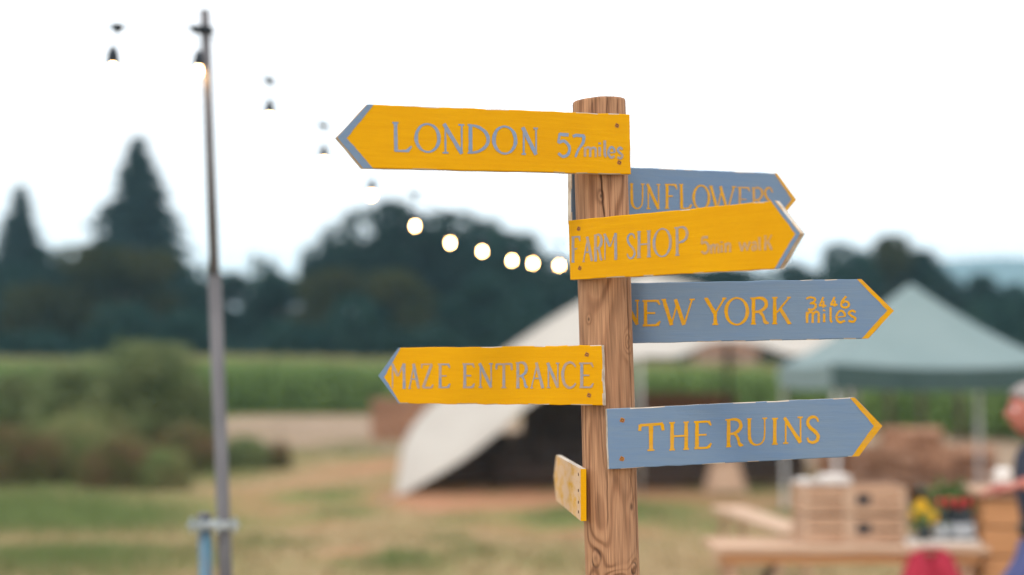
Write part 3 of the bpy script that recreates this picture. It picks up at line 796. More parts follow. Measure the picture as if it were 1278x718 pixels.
# distant hill
hx = np.linspace(-400, 1500, 90); hy = np.linspace(1000, 2300, 40)
HX, HY = np.meshgrid(hx, hy, indexing='ij')
top = np.interp(HX/HY*1.0, [.10, .19, .25, .30, .345, .42, .6], [0, 92, 106, 116, 122, 118, 105])
prof = sstep(1000, 1500, HY)*(1-sstep(1700, 2300, HY))
HZ = top*prof*1.0 + 4*np.sin(HX*.013)*np.sin(HY*.011)*prof - 1 + (HY-1500)*0
nx, ny = HX.shape
i, j = np.meshgrid(np.arange(nx-1), np.arange(ny-1), indexing='ij')
F = np.stack([i*ny+j, (i+1)*ny+j, (i+1)*ny+j+1, i*ny+j+1], -1).reshape(-1, 4)
me = np_mesh('hills', np.stack([HX, HY, HZ], -1).reshape(-1, 3), F, True)
me.materials.append(mat('wooded_hillside', (0.035, 0.05, 0.05), .9, (0.06, 0.075, 0.075), .01))
tag(link('hills', me), kind='structure')

# ------------------------------------------------------------------ foliage
def leaf_cards(rs, centers, size, flat=0.0, aspect=1.6):
    """random quads at centers"""
    n = len(centers)
    a = rs.normal(size=(n, 3)); a /= np.linalg.norm(a, axis=1)[:, None]
    b = rs.normal(size=(n, 3)); b[:, 2] *= (1-flat)
    b -= (a*b).sum(1)[:, None]*a; b /= np.linalg.norm(b, axis=1)[:, None]
    s = size*rs.uniform(.6, 1.3, size=(n, 1))
    V = np.empty((n, 4, 3))
    V[:, 0] = centers - a*s*aspect*.5; V[:, 2] = centers + a*s*aspect*.5
    V[:, 1] = centers + b*s*.5; V[:, 3] = centers - b*s*.5
    F = np.arange(n*4).reshape(n, 4)
    return V.reshape(-1, 3), F

def crown_points(rs, n, blobs_):
    w_ = np.array([b[3]**2 for b in blobs_]); w_ = w_/w_.sum(); k = rs.choice(len(blobs_), size=n, p=w_)
    B = np.array(blobs_)[k]
    d = rs.normal(size=(n, 3)); d /= np.linalg.norm(d, axis=1)[:, None]
    r = rs.uniform(.35, 1.0, size=(n, 1))**.5
    return B[:, :3] + d*r*B[:, 3:4]*np.array([1, 1, .8])

def broadleaf_meshes(seed, H=10.0, W=4.2, leaf=.42, n=5200, low=.12, sparse=False):
    rs = np.random.RandomState(seed); bl = []
    nb = 16 if sparse else 30
    for _ in range(nb):
        t = rs.uniform(low, .92); ang = rs.uniform(0, 6.28)
        env = W*math.sqrt(max(.05, 1-((t-.45)/.6)**2))*.75
        rr = env*rs.uniform(.3, 1)
        bl.append((math.cos(ang)*rr, math.sin(ang)*rr, t*H, rs.uniform(.11, .2)*H*(.6 if sparse else 1)))
    P = crown_points(rs, n if not sparse else n//3, bl)
    P[:, 2] = np.minimum(P[:, 2], H)
    V, F = leaf_cards(rs, P, leaf)
    crown = np_mesh('crown', V, F)
    m = MB(); m.tube([(0,0,-.3),(.05,0,H*.15),(-.05,.05,H*.4),(0,0,H*.75)], [.03*H,.022*H,.016*H,.005*H], 8)
    for b in bl[:12]:
        z0 = b[2]*.6; m.tube([(0,0,z0), (b[0]*.5, b[1]*.5, (z0+b[2])/2), b[:3]], [.008*H,.006*H,.002*H], 5)
    me = bpy.data.meshes.new('trunk'); me.from_pydata(m.v, [], m.f)
    return crown, me

def conifer_meshes(seed, H=22.0, W=5.4):
    rs = np.random.RandomState(seed); m = MB()
    m.tube([(0,0,-.3),(0,0,H*.5),(0,0,H)], [.28,.16,.02], 8)
    pts = []
    z = .8
    while z < H*.985:
        t = z/H; rad = W*(1-t)**.9*(.86+.24*rs.rand()); nb = int(7+8*(1-t))
        for k in range(nb):
            a = rs.uniform(0, 6.28); L = rad*rs.uniform(.62, 1.16)
            nn = max(7, int(30*L/2)); s = rs.rand(nn)**.7
            droop = .28
            x = np.cos(a)*L*s; y = np.sin(a)*L*s; zz = z + .18*L*s - droop*L*s*s*1.6
            q = np.stack([x, y, zz], -1) + rs.normal(size=(nn, 3))*np.array([.22, .22, .16])*(.5+L*.12)
            pts.append(q)
            if L > 1: m.tube([(0,0,z), (math.cos(a)*L*.6, math.sin(a)*L*.6, z+.18*L*.6-droop*L*.36*1.6), (math.cos(a)*L*.9, math.sin(a)*L*.9, z+.16*L-droop*L*.81*1.6)], [.05,.03,.01], 4)
        z += .27 + .12*rs.rand()
    P = np.concatenate(pts); V, F = leaf_cards(rs, P, .42, flat=.3, aspect=1.8)
    crown = np_mesh('crown', V, F); me = bpy.data.meshes.new('trunk'); me.from_pydata(m.v, [], m.f)
    return crown, me

M_bark = mat('bark', (0.10, 0.075, 0.055), .9, (0.16, 0.13, 0.10), 6, bump=.5)
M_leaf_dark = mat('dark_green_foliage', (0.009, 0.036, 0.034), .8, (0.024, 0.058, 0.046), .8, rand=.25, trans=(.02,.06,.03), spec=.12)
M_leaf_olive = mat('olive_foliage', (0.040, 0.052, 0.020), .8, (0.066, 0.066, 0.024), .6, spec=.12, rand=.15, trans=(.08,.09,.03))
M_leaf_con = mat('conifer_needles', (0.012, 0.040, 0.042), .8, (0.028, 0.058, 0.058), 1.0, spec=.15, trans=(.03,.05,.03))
M_leaf_bush = mat('bush_foliage', (0.14, 0.19, 0.075), .75, (0.21, 0.24, 0.105), 2.0, rand=.1, trans=(.1,.14,.05))
M_leaf_weed = mat('weed_foliage', (0.15, 0.20, 0.07), .8, (0.22, 0.20, 0.09), 2.2, rand=.12, trans=(.1,.12,.05))
M_leaf_rust = mat('rusty_seed_heads', (0.20, 0.125, 0.065), .85, (0.12, 0.135, 0.05), 2.5, rand=.1, trans=(.12,.09,.05))

dark_protos = []
for sd_ in range(5):
    cme, tme = broadleaf_meshes(10+sd_, leaf=.40); cme.materials.append(M_leaf_dark); tme.materials.append(M_bark); dark_protos.append((cme, tme))
olive_protos = []
for sd_ in range(2):
    cme, tme = broadleaf_meshes(30+sd_, low=.08, leaf=.36); cme.materials.append(M_leaf_olive); tme.materials.append(M_bark); olive_protos.append((cme, tme))
sparse_proto = broadleaf_meshes(41, W=2.6, sparse=True); sparse_proto[0].materials.append(M_leaf_dark); sparse_proto[1].materials.append(M_bark)

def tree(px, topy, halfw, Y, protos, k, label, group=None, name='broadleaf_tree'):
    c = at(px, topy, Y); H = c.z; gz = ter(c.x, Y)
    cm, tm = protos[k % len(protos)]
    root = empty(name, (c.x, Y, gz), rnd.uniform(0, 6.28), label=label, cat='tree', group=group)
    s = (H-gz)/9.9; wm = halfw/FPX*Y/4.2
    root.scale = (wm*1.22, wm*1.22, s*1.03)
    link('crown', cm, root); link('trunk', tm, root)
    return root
# (px, top row, half width px, depth, kind, label)
TREES = [
 (-30,322,70,104,'d','dark tree cut by the left edge of the picture, left of the short conifer'),
 (75,324,52,108,'d','dark round tree between the two conifers'),
 (150,318,80,93,'o','wide olive brown tree in front of the tall conifer'),
 (45,345,60,92,'o','lower olive tree in front of the short conifer'),
 (232,338,54,100,'d','dark tree just left of the light pole'),
 (285,348,50,104,'d','low dark tree just right of the light pole'),
 (326,310,30,112,'s','thin sparse tree top standing above the low tree line'),
 (352,346,60,98,'d','dark tree below the thin sparse tree'),
 (402,345,50,93,'o','olive tinted tree at the left foot of the big dark tree'),
 (446,273,62,104,'d','leftmost of the big dark trees, left of the string lights'),
 (518,262,66,107,'d','tallest big dark tree, behind the first glowing bulbs'),
 (585,276,58,110,'d','big dark tree behind the third and fourth glowing bulbs'),
 (500,345,60,90,'o','lower olive tinted tree in front of the tallest dark tree'),
 (630,300,45,104,'d','dark tree behind the last glowing bulbs'),
 (690,312,60,98,'d','dark tree just left of the signpost'),
 (615,350,60,91,'d','lower dark tree in front of the string lights'),
 (760,318,55,103,'d','dark tree hidden behind the signpost'),
 (830,322,55,106,'d','dark tree right of the signpost behind the marquee top'),
 (895,342,55,100,'d','dark tree behind the NEW YORK board, left part'),
 (960,345,50,106,'d','dark tree behind the tip of the FARM SHOP board'),
 (1008,335,46,110,'d','dark tree right of the FARM SHOP arrow tip'),
 (1058,314,42,101,'d','tall dark tree above the tip of the NEW YORK board'),
 (1105,306,44,105,'o','tall tree with olive tint left of the gazebo peak'),
 (1150,322,34,108,'d','dark tree behind the gazebo peak'),
 (1190,340,40,98,'d','dark tree right of the gazebo peak'),
 (1238,350,44,104,'d','dark tree near the right edge, above the gazebo slope'),
 (1290,372,50,98,'d','dark tree cut by the right edge of the picture'),
 (1130,380,60,92,'d','low dark tree behind the middle of the gazebo roof'),
]
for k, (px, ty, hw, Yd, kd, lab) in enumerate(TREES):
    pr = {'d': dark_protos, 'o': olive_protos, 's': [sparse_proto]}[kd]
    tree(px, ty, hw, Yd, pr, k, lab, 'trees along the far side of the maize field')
ccm, ctm = conifer_meshes(51); ccm.materials.append(M_leaf_con); ctm.materials.append(M_bark)
ccm2, ctm2 = conifer_meshes(52, 22, 5.0); ccm2.materials.append(M_leaf_con); ctm2.materials.append(M_bark)
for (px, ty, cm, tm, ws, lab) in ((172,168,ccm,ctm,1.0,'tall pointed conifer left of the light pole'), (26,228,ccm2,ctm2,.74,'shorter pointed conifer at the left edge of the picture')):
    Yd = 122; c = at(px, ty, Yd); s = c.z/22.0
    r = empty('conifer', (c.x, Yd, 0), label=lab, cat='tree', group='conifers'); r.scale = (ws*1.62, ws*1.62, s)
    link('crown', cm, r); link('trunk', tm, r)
# low scrub under the wood edge, behind the maize
rs = np.random.RandomState(77)
P = np.stack([rs.uniform(-75, 75, 26000), rs.uniform(84, 90, 26000), rs.uniform(0, 1, 26000)**.8], -1)
P[:, 2] *= 4.6 + 1.0*np.sin(P[:, 0]*.5) + .7*np.sin(P[:, 0]*1.3+1)
V, F = leaf_cards(rs, P, .5)
me = np_mesh('undergrowth', V, F); me.materials.append(M_leaf_dark)
tag(link('undergrowth', me), 'dark scrub filling the foot of the wood behind the maize', 'undergrowth', kind='stuff')

# bushes and weeds at the left
def bush_mesh(seed, W, H, leaf, n, m, spiky=False):
    rs = np.random.RandomState(seed); bl = []
    for _ in range(34):
        a = rs.uniform(0, 6.28); q_ = rs.rand()**.6; rr = W*.80*q_; t = rs.uniform(.15, 1)**.7*math.sqrt(1-(q_*.93)**2)*.82
        bl.append((math.cos(a)*rr, math.sin(a)*rr, t*H, rs.uniform(.13, .24)*min(H, W*1.2)))
    P = crown_points(rs, n, bl)
    k_ = int(n*.45); dd = rs.normal(size=(k_, 3)); dd /= np.linalg.norm(dd, axis=1)[:, None]; dd[:, 2] = np.abs(dd[:, 2])
    P[:k_] = dd*(rs.uniform(.3, 1, (k_, 1))**.45)*(1+.07*np.sin(dd[:, :1]*7+seed)*np.cos(dd[:, 1:2]*6))*np.array([W*.97, W*.97, H*.93]); P[:, 2] = np.abs(P[:, 2])
    V, F = leaf_cards(rs, P, leaf, aspect=3.0 if spiky else 1.8)
    if spiky:
        k = n//6; base = P[:k]*np.array([1,1,0]); h = rs.uniform(.3, 1.1, k)*H*np.sqrt(np.clip(1.1-(base[:, 0]**2+base[:, 1]**2)/W**2, .08, 1))
        tp = base + np.stack([rs.normal(size=k)*.12*H, rs.normal(size=k)*.12*H, h], -1); wv = np.array([.012*H+.006, 0, 0])
        V2 = np.stack([base-wv, base+wv, tp+wv*.4, tp-wv*.4], 1).reshape(-1, 3)
        F = np.concatenate([F, np.arange(k*4).reshape(k, 4)+len(V)]); V = np.concatenate([V, V2])
    fo = np_mesh('foliage', V, F); fo.materials.append(m)
    s = MB()
    for b in bl: s.tube([(b[0]*.2,b[1]*.2,-.1),(b[0]*.6,b[1]*.6,b[2]*.5),b[:3]], [.02*H,.012*H,.004*H], 5)
    sm = bpy.data.meshes.new('stems'); sm.from_pydata(s.v, [], s.f); sm.materials.append(M_bark)
    return fo, sm
def bush(px, topy, halfw, Y, m, seed, label, leaf=.07, n=7000, spiky=False, group='bushes and weeds at the left', cat='bush', name='bush'):
    c = at(px, topy, Y); gz = ter(c.x, Y); H = c.z-gz; W = halfw/FPX*Y
    fo, sm = bush_mesh(seed, W, H, leaf, n, m, spiky)
    r = empty(name, (c.x, Y, gz), label=label, cat=cat, group=group)
    link('foliage', fo, r); link('stem', sm, r); return r
bush(186, 408, 96, 31, M_leaf_bush, 61, 'tall rounded green bush left of the light pole', .09, 17000)
bush(98, 428, 82, 31.8, M_leaf_bush, 62, 'grey green bush leaning on the left side of the tall rounded bush', .09, 7000)
bush(18, 452, 75, 33, M_leaf_bush, 63, 'low green bush at the left edge of the picture', .09, 7000)
bush(250, 470, 30, 32, M_leaf_bush, 64, 'small green bush between the tall rounded bush and the light pole', .09, 4000)
bush(18, 532, 60, 25.5, M_leaf_rust, 65, 'rusty brown weeds at the left edge of the picture', .06, 6000, True, cat='weeds', name='weed_clump')
bush(88, 520, 62, 26.5, M_leaf_weed, 66, 'green and brown weeds below the left bushes', .06, 6000, True, cat='weeds', name='weed_clump')
bush(150, 545, 50, 25.2, M_leaf_rust, 67, 'rusty brown weeds in front of the tall rounded bush', .06, 6000, True, cat='weeds', name='weed_clump')
bush(205, 560, 34, 25.0, M_leaf_weed, 68, 'low brown and green weeds just left of the light pole', .06, 4500, True, cat='weeds', name='weed_clump')
bush(235, 528, 45, 29.0, M_leaf_rust, 69, 'reddish weeds behind the light pole', .06, 5000, True, cat='weeds', name='weed_clump')
bush(306, 546, 40, 30.5, M_leaf_bush, 70, 'low dark green weeds just right of the light pole', .06, 5000, True, cat='weeds', name='weed_clump')
bush(350, 550, 12, 30.5, M_leaf_rust, 71, 'small reddish weed clump at the edge of the gravel track', .05, 1500, True, cat='weeds', name='weed_clump')
bush(130, 500, 85, 30.0, M_leaf_weed, 72, 'pale green weeds between the rusty weeds and the tall rounded bush', .07, 7000, True, cat='weeds', name='weed_clump')

# maize field
def maize():
    rs = np.random.RandomState(9)
    edge = lambda x: np.interp(x, [-70, -20, 0, 15, 30, 70], [63, 60, 58, 38, 33, 30])
    X = []; Y = []
    for row in range(11):
        xx = np.arange(-62, 62, .2) + rs.uniform(-.06, .06, 620); X.append(xx); Y.append(edge(xx) + row*.75 + rs.uniform(-.1, .1, 620))
    X = np.concatenate(X); Y = np.concatenate(Y)
    Zg = terrain(X, Y); n = len(X); Hh = (rs.uniform(1.95, 2.3, n) + .1*np.sin(X*.4))*np.interp(X, [1, 5], [1, .84])
    V = []; F = []
    off = 0
    a = rs.uniform(0, 6.28, n)
    # stalk: one card
    b = np.stack([X, Y, Zg], -1); t = b + np.stack([rs.normal(size=n)*.04, rs.normal(size=n)*.04, Hh], -1)
    wv = np.stack([np.full(n, .018), np.zeros(n), np.zeros(n)], -1)
    V.append(np.stack([b-wv, b+wv, t+wv*.5, t-wv*.5], 1).reshape(-1, 3))
    for k in range(9):
        ang = a + (k % 2)*math.pi + rs.normal(size=n)*.5; h = Hh*(.12+.095*k)
        d = np.stack([np.cos(ang), np.sin(ang), np.zeros(n)], -1); s = np.stack([-np.sin(ang), np.cos(ang), np.zeros(n)], -1)*.06
        L = rs.uniform(.35, .6, n)[:, None]
        p0 = b + np.stack([np.zeros(n), np.zeros(n), h], -1); p1 = p0 + d*L*.5 + np.array([0, 0, .22]); p2 = p0 + d*L + np.array([0, 0, -.02])
        V.append(np.stack([p0-s*.5, p0+s*.5, p1+s, p1-s], 1).reshape(-1, 3)); V.append(np.stack([p1-s, p1+s, p2+s*.2, p2-s*.2], 1).reshape(-1, 3))
    # tassels
    tas = t + np.array([0, 0, .18]); s = np.array([.05, 0, 0])
    Vt = np.stack([t-s*.3, t+s*.3, tas+s, tas-s], 1).reshape(-1, 3)
    V = np.concatenate(V); F = np.arange(len(V)).reshape(-1, 4); nf = len(F)
    V = np.concatenate([V, Vt]); F = np.concatenate([F, np.arange(len(Vt)).reshape(-1, 4)+nf*4])
    me = np_mesh('maize_field', V, F)
    me.materials.append(mat('maize_leaves', (0.10, 0.175, 0.035), .6, (0.15, 0.235, 0.055), .8))
    me.materials.append(mat('maize_tassels', (0.30, 0.26, 0.12), .8, (0.22, 0.22, 0.09), 1))
    me.polygons.foreach_set('material_index', np.concatenate([np.zeros(nf, int), np.ones(len(F)-nf, int)]))
    tag(link('maize_field', me), 'tall green maize field crossing the picture behind the tents', 'crop field', kind='stuff')
maize()
# crop behind the first rows
cx_ = np.linspace(-200, 200, 80); V = []; Fs = []
for i_, x in enumerate(cx_):
    e = float(np.interp(x, [-70, -20, 0, 15, 30, 70], [63, 60, 58, 38, 33, 30])) + 6.5
    e = e if abs(x) < 62 else e - 6
    V += [(x, e, 0), (x, e, 1.8 if x < 1 else 1.45), (x, 84, 1.85 if x < 1 else 1.6), (x, 84, 0)]
for i_ in range(len(cx_)-1):
    for k in range(3): Fs.append([i_*4+k, (i_+1)*4+k, (i_+1)*4+k+1, i_*4+k+1])
me = np_mesh('maize_canopy', V, Fs); me.materials.append(mat('deep_maize_canopy', (0.07, 0.12, 0.03), .9, (0.13, 0.18, 0.05), 1.2, bump=.8))
tag(link('maize_canopy', me), 'closed canopy of the maize field behind its first rows', 'crop field', kind='stuff')

# grass blades over the near field
def grass():
    rs = np.random.RandomState(12); n = 110000
    y = 10.5 + 34*rs.rand(n)**1.7; x = (rs.uniform(-.42, .42, n))*y*1.0
    gm = blobs(x, y, GREEN); sm = blobs(x, y, SOIL)
    keep = rs.rand(n) < np.clip(.20 + .9*gm - .5*sm, .03, 1)
    inside = ((x > -1.6) & (x < 7) & (y > 23) & (y < 36))
    keep &= ~inside
    x = x[keep]; y = y[keep]; gm = gm[keep]; n = len(x); z = terrain(x, y)
    h = rs.uniform(.04, .11, n)*(1+.9*np.clip(gm, 0, 1)); a = rs.uniform(0, 6.28, n)
    s = np.stack([np.cos(a), np.sin(a), np.zeros(n)], -1)*(.006+.0007*y)[:, None]
    b = np.stack([x, y, z-.005], -1); l = np.stack([rs.normal(size=n)*.035, rs.normal(size=n)*.035, h], -1)
    V = np.stack([b-s, b+s, b+l], 1).reshape(-1, 3); F = np.arange(n*3).reshape(-1, 3)
    me = np_mesh('grass', V, F)
    c = me.attributes.new('green', 'FLOAT', 'POINT'); c.data.foreach_set('value', np.repeat(np.clip(gm+rs.normal(size=n)*.25+.1, 0, 1), 3).astype(np.float32))
    m = bpy.data.materials.new('grass_blades'); m.use_nodes = True; nd = m.node_tree.nodes; l_ = m.node_tree.links
    at_ = nd.new('ShaderNodeAttribute'); at_.attribute_name = 'green'
    mx = nd.new('ShaderNodeMix'); mx.data_type = 'RGBA'; mx.inputs['A'].default_value = (.38, .27, .145, 1); mx.inputs['B'].default_value = (.14, .19, .055, 1)
    l_.new(at_.outputs['Fac'], mx.inputs['Factor']); l_.new(mx.outputs['Result'], nd['Principled BSDF'].inputs['Base Color']); nd['Principled BSDF'].inputs['Roughness'].default_value = .8
    me.materials.append(m)
    tag(link('grass', me), 'short worn grass of green and straw coloured blades on the field', 'grass', kind='stuff')
grass()

# ------------------------------------------------------------------ light pole, clamp, blue stake
M_steel = mat('weathered_steel', (0.105, 0.102, 0.110), .6, (0.165, 0.160, 0.168), 8, (1,1,.3), metal=.25)
M_zinc = mat('zinc_fitting', (0.30, 0.35, 0.38), .4, (0.52, 0.57, 0.60), 40, metal=.6)
M_bluepaint = mat('blue_painted_steel', (0.05, 0.22, 0.33), .5, (0.14, 0.12, 0.13), 14, (1,1,.25))
M_black = mat('black_rubber', (0.012, 0.02, 0.03), .6)
M_cable = mat('festoon_cable', (0.03, 0.06, 0.09), .7)
M_cable_thin = mat('pale_festoon_cable', (0.16, 0.24, 0.30), .6)
M_bulb = emit('warm_bulb', (1.0, 0.58, 0.24), 70)
PY = 4.8
def pole_pt(py): return at(255.5 + (281.5-255.5)*(py-13)/(718-13), py, PY)
ptop = pole_pt(13); pmid = pole_pt(345); d = (pole_pt(700)-ptop); pbase = ptop + d*((ptop.z+.1)/-d.z)
lp = empty('light_pole', (pbase.x, pbase.y, 0), label='tall thin steel pole at the left carrying the string lights', cat='pole')
rel = lambda v: Vector(v) - Vector(lp.location)
b = MB(); b.tube([rel(pbase), rel(pmid)], .0225, 20); b.tube([rel(pmid), rel(pmid)+Vector((0,0,.006))], [.0235,.0235], 20); b.build('outer_tube', M_steel, lp, True)
b = MB(); b.tube([rel(pmid-(ptop-pmid).normalized()*.05), rel(ptop)], .0165, 20); b.build('inner_tube', M_steel, lp, True)
b = MB(); q = pole_pt(38); b.lathe(rel(q)-Vector((0,0,.012)), [(.0001,-.001),(.024,0),(.026,.012),(.024,.024),(.0001,.025)], 14)
b.tube([rel(q)+Vector((-.03,-.005,.010)), rel(q)+Vector((.03,.0,-.004))], .006, 8); b.build('cable_clip', M_black, lp, True)
# blue stake
st = at(255, 645, PY-.01); sb_ = at(257, 718, PY-.01); ds = (sb_-st); sbase = st + ds*((st.z+.1)/-ds.z)
stake = empty('stake', (sbase.x, sbase.y, 0), label='short blue painted steel stake clamped to the light pole', cat='stake')
rs_ = lambda v: Vector(v) - Vector(stake.location)
b = MB(); b.tube([rs_(sbase), rs_(st)], .0225, 20); b.build('tube', M_bluepaint, stake, True)
b = MB(); b.tube([rs_(st)+Vector((0,0,-.004)), rs_(st)+Vector((0,0,.012))], [.024,.021], 16); b.build('end_cap', M_steel, stake, True)
# coupler
c1_ = at(255.5, 655, PY-.01); c2_ = at(279, 655, PY)
cl = empty('scaffold_clamp', (c1_.x, c1_.y, c1_.z), label='zinc scaffold clamp joining the blue stake to the light pole', cat='clamp')
rc_ = lambda v: Vector(v) - Vector(cl.location)
for cc, r_ in ((c1_, .0228), (c2_, .0228)):
    b = MB(); o = rc_(cc)
    n = 24
    for k in range(n):
        a0, a1 = 2*math.pi*k/n, 2*math.pi*(k+1)/n
        def P_(a, r, z): return o + Vector((math.cos(a)*r, math.sin(a)*r, z))
        ri, ro, h = r_+.0005, r_+.005, .015
        b.add([P_(a0,ri,-h),P_(a1,ri,-h),P_(a1,ro,-h),P_(a0,ro,-h),P_(a0,ri,h),P_(a1,ri,h),P_(a1,ro,h),P_(a0,ro,h)], [(0,3,2,1),(4,5,6,7),(2,3,7,6),(0,1,5,4)])
    b.build('collar', M_zinc, cl)
b = MB(); mid = (rc_(c1_)+rc_(c2_))/2; b.box(mid + Vector((0, -.018, 0)), (.03, .02, .02), ch=.003); b.box(mid + Vector((0, -.03, .004)), (.018, .012, .026), ch=.002); b.build('swivel', M_zinc, cl)
for (ox, oy) in ((-.04, -.012), (-.012, -.032), (.05, -.034), (.103, -.012)):
    b = MB(); b.tube([Vector((ox, oy, -.026)), Vector((ox, oy, .026))], .006, 8); b.tube([Vector((ox, oy, -.008)), Vector((ox, oy, .008))], .014, 6); b.tube([Vector((ox-.014, oy, 0)), Vector((ox+.014, oy, 0))], .006, 8)
    b.build('bolt', M_zinc, cl)

# ------------------------------------------------------------------ string lights
string = empty('string_lights', tuple(ptop), label='festoon cable with glowing bulbs running from the top left to behind the signpost', cat='string lights')
rst = lambda v: Vector(v) - ptop
nodes = []   # cable point, bulb point
nodes.append((at(-70, 20, 3.8), at(-60, 60, 3.8)))
nodes.append((at(146.5, 35, 4.42), at(141, 70, 4.42)))
nodes.append((at(246, 39, 4.80)-Vector((0,.03,0)), at(248, 74, 4.76)))
ZB = {1:(101,134),2:(157,190),3:(200,232),4:(243,271),5:(267,293),6:(280,304),7:(293,316),8:(299,320),9:(303,323)}
PXX = {1:336.5,2:404,3:464,4:518,5:562,6:602,7:639,8:665,9:698}
for n_ in range(1, 10):
    Yn = 4.8 + .424*n_; nodes.append((at(PXX[n_]-.5, ZB[n_][0], Yn), at(PXX[n_], ZB[n_][1], Yn)))
nodes.append((at(729, 303, 9.04), at(729, 323, 9.04)))
end = at(757, 292, 9.46)
cp_ = [nodes[0][0]+Vector((-.6,-1.2,.1))] + [q[0] for q in nodes] + [end]
b = MB(); pts = cr([tuple(rst(q)) for q in cp_], 6); b.tube(pts, .0023, 6); b.build('cable', M_cable_thin, string, True)
def lamp_mesh(drop):
    k = MB(); k.tube([(0,0,0),(0,0,-drop+.03)], .0022, 6); k.build
    return k
for (c, q) in nodes:
    o = rst(c); qb = rst(q); lh = MB()
    lh.lathe(o+Vector((0,0,-.016)), [(.004,0),(.012,.008),(.021,.02),(.018,.026),(.0001,.027)], 10)
    f = lh.build('cable_hook', M_black, string, True)
    hl = MB(); hl.tube([o+Vector((0,0,-.016)), qb+Vector((0,0,.03))], .0016, 5); hl.build('drop_cord', M_cable_thin, string)
    sk = MB(); sk.lathe(qb+Vector((0,0,-.024)), [(.0001,-.001),(.0175,0),(.019,.014),(.016,.036),(.008,.05),(.003,.056)], 12); s_ = sk.build('lamp_socket', M_black, string, True)
    bl = MB(); bl.lathe(qb+Vector((0,0,-.060)), [(.0001,0),(.006,.002),(.010,.009),(.0112,.017),(.009,.027),(.007,.036)], 12); bl.build('bulb', M_bulb, s_, True)
# far pole hidden behind the signpost
fb = Vector((end.x, end.y+.03, 0)); fp = empty('light_pole', (fb.x, fb.y, ter(fb.x, fb.y)), label='second string light pole, hidden right behind the timber signpost', cat='pole')
b = MB(); b.tube([(0,0,-.1),(0,0,end.z+.05)], .017, 14); b.build('tube', M_steel, fp, True)

# ------------------------------------------------------------------ stretch tent
M_canvas = mat('cream_canvas', (0.66, 0.62, 0.56), .85, (0.60, 0.555, 0.50), .7, bump=.15, bscale=3, trans=(.5,.45,.38))
M_tentpole = mat('pale_tent_pole', (0.40, 0.39, 0.38), .6, (0.5, 0.47, 0.44), 6)
M_darkpole = mat('dark_tent_pole', (0.05, 0.04, 0.035), .7)
TY = 24.4
gl = ground_at(497, 617)
tent = empty('stretch_tent', (at(700, 600, 26).x, 26, ter(2, 26)), label='large cream stretch marquee sloping to the ground behind the signpost', cat='tent')
Fp = [(496,619),(512,612),(573,577),(617,544),(657,509),(723,470),(795,447),(845,445),(890,427),(940,428),(985,443),(1030,437),(1063,428)]
Rp = [(494,612),(499,578),(506,549),(538,506),(640,430),(722,378),(795,345),(832,347),(890,362),(940,378),(985,395),(1030,412),(1066,426)]
Fy = [TY,TY,24.4,24.4,24.4,24.3,24.2,24.2,24.2,24.2,24.2,24.2,24.2]
Ry = [TY+.1,24.8,25.2,26,27,27.6,28,28,27.8,27.2,26.5,26,25.4]
Fw = [at(a_, b_, y) for (a_, b_), y in zip(Fp, Fy)]; Rw = [at(a_, b_, y) for (a_, b_), y in zip(Rp, Ry)]
Bw = []
for k, r_ in enumerate(Rw):
    yb = 24.6 if k == 0 else min(33, r_.y + 5)
    zb_ = ter(r_.x, yb)+.02 if k < 2 else (ter(r_.x, yb) + max(.6, (r_.z+.3)*.55) if k < 6 else (2.5 if 6 < k < 11 else 2.25))
    Bw.append(Vector((r_.x+.2, yb, zb_)))
def smoothc(P, n=5): return [Vector(q) for q in cr([tuple(p) for p in P], n)]
Fs_, Rs_, Bs_ = smoothc(Fw), smoothc(Rw), smoothc(Bw)
n = len(Fs_); NS = 9; V = []; 
for i_ in range(n):
    for k in range(NS):
        t = k/(NS-1)
        p = Fs_[i_].lerp(Rs_[i_], t); span = (Rs_[i_]-Fs_[i_]).length
        p.z -= .10*span*math.sin(math.pi*t)*.5
        V.append(p - tent.location)
    for k in range(1, NS):
        t = k/(NS-1); p = Rs_[i_].lerp(Bs_[i_], t); p.z -= .25*math.sin(math.pi*t); V.append(p - tent.location)
NC = 2*NS-1
Ff = [[i_*NC+k, (i_+1)*NC+k, (i_+1)*NC+k+1, i_*NC+k+1] for i_ in range(n-1) for k in range(NC-1)]
me = np_mesh('canopy', V, Ff, True); me.materials.append(M_canvas); cano = link('canopy', me, tent)
so = cano.modifiers.new('thick', 'SOLIDIFY'); so.thickness = .012
def tpole(a, bpt, r, m, label=None, name='pole'):
    b = MB(); b.tube([Vector(a)-tent.location, Vector(bpt)-tent.location], r, 10); o = b.build(name, m, tent, True)
    if label: o['label'] = label
def tp(px, topy, Y, r, m, lab=None):
    t = at(px, topy, Y); tpole((t.x, Y, ter(t.x, Y)-.05), t, r, m, lab)
tp(798, 446, 24.25, .035, M_tentpole, 'pale front tent pole right of the signpost')
tp(908, 375, 27.3, .05, M_darkpole, 'dark inner tent pole under the right side')
tp(796, 350, 27.9, .045, M_darkpole, 'dark main tent pole under the peak')
tp(1058, 430, 24.3, .03, M_tentpole)
for (a_, b_) in (((497,616),(478,628)), ((1063,429),(1076,600))):
    pa = at(*a_, TY); pb = ground_at(*b_) if b_[0] < 600 else at(b_[0], b_[1], 23.2)
    b = MB(); b.tube([pa-tent.location, pb-tent.location], .008, 6); b.build('guy_rope', M_tentpole, tent)
pb = ground_at(481, 627); b = MB(); b.tube([pb+Vector((0,0,-.1)), pb+Vector((-.05,-.03,.12))], .015, 8); 
b.v = [tuple(Vector(v)-tent.location) for v in b.v]; b.build('peg', M_steel, tent)

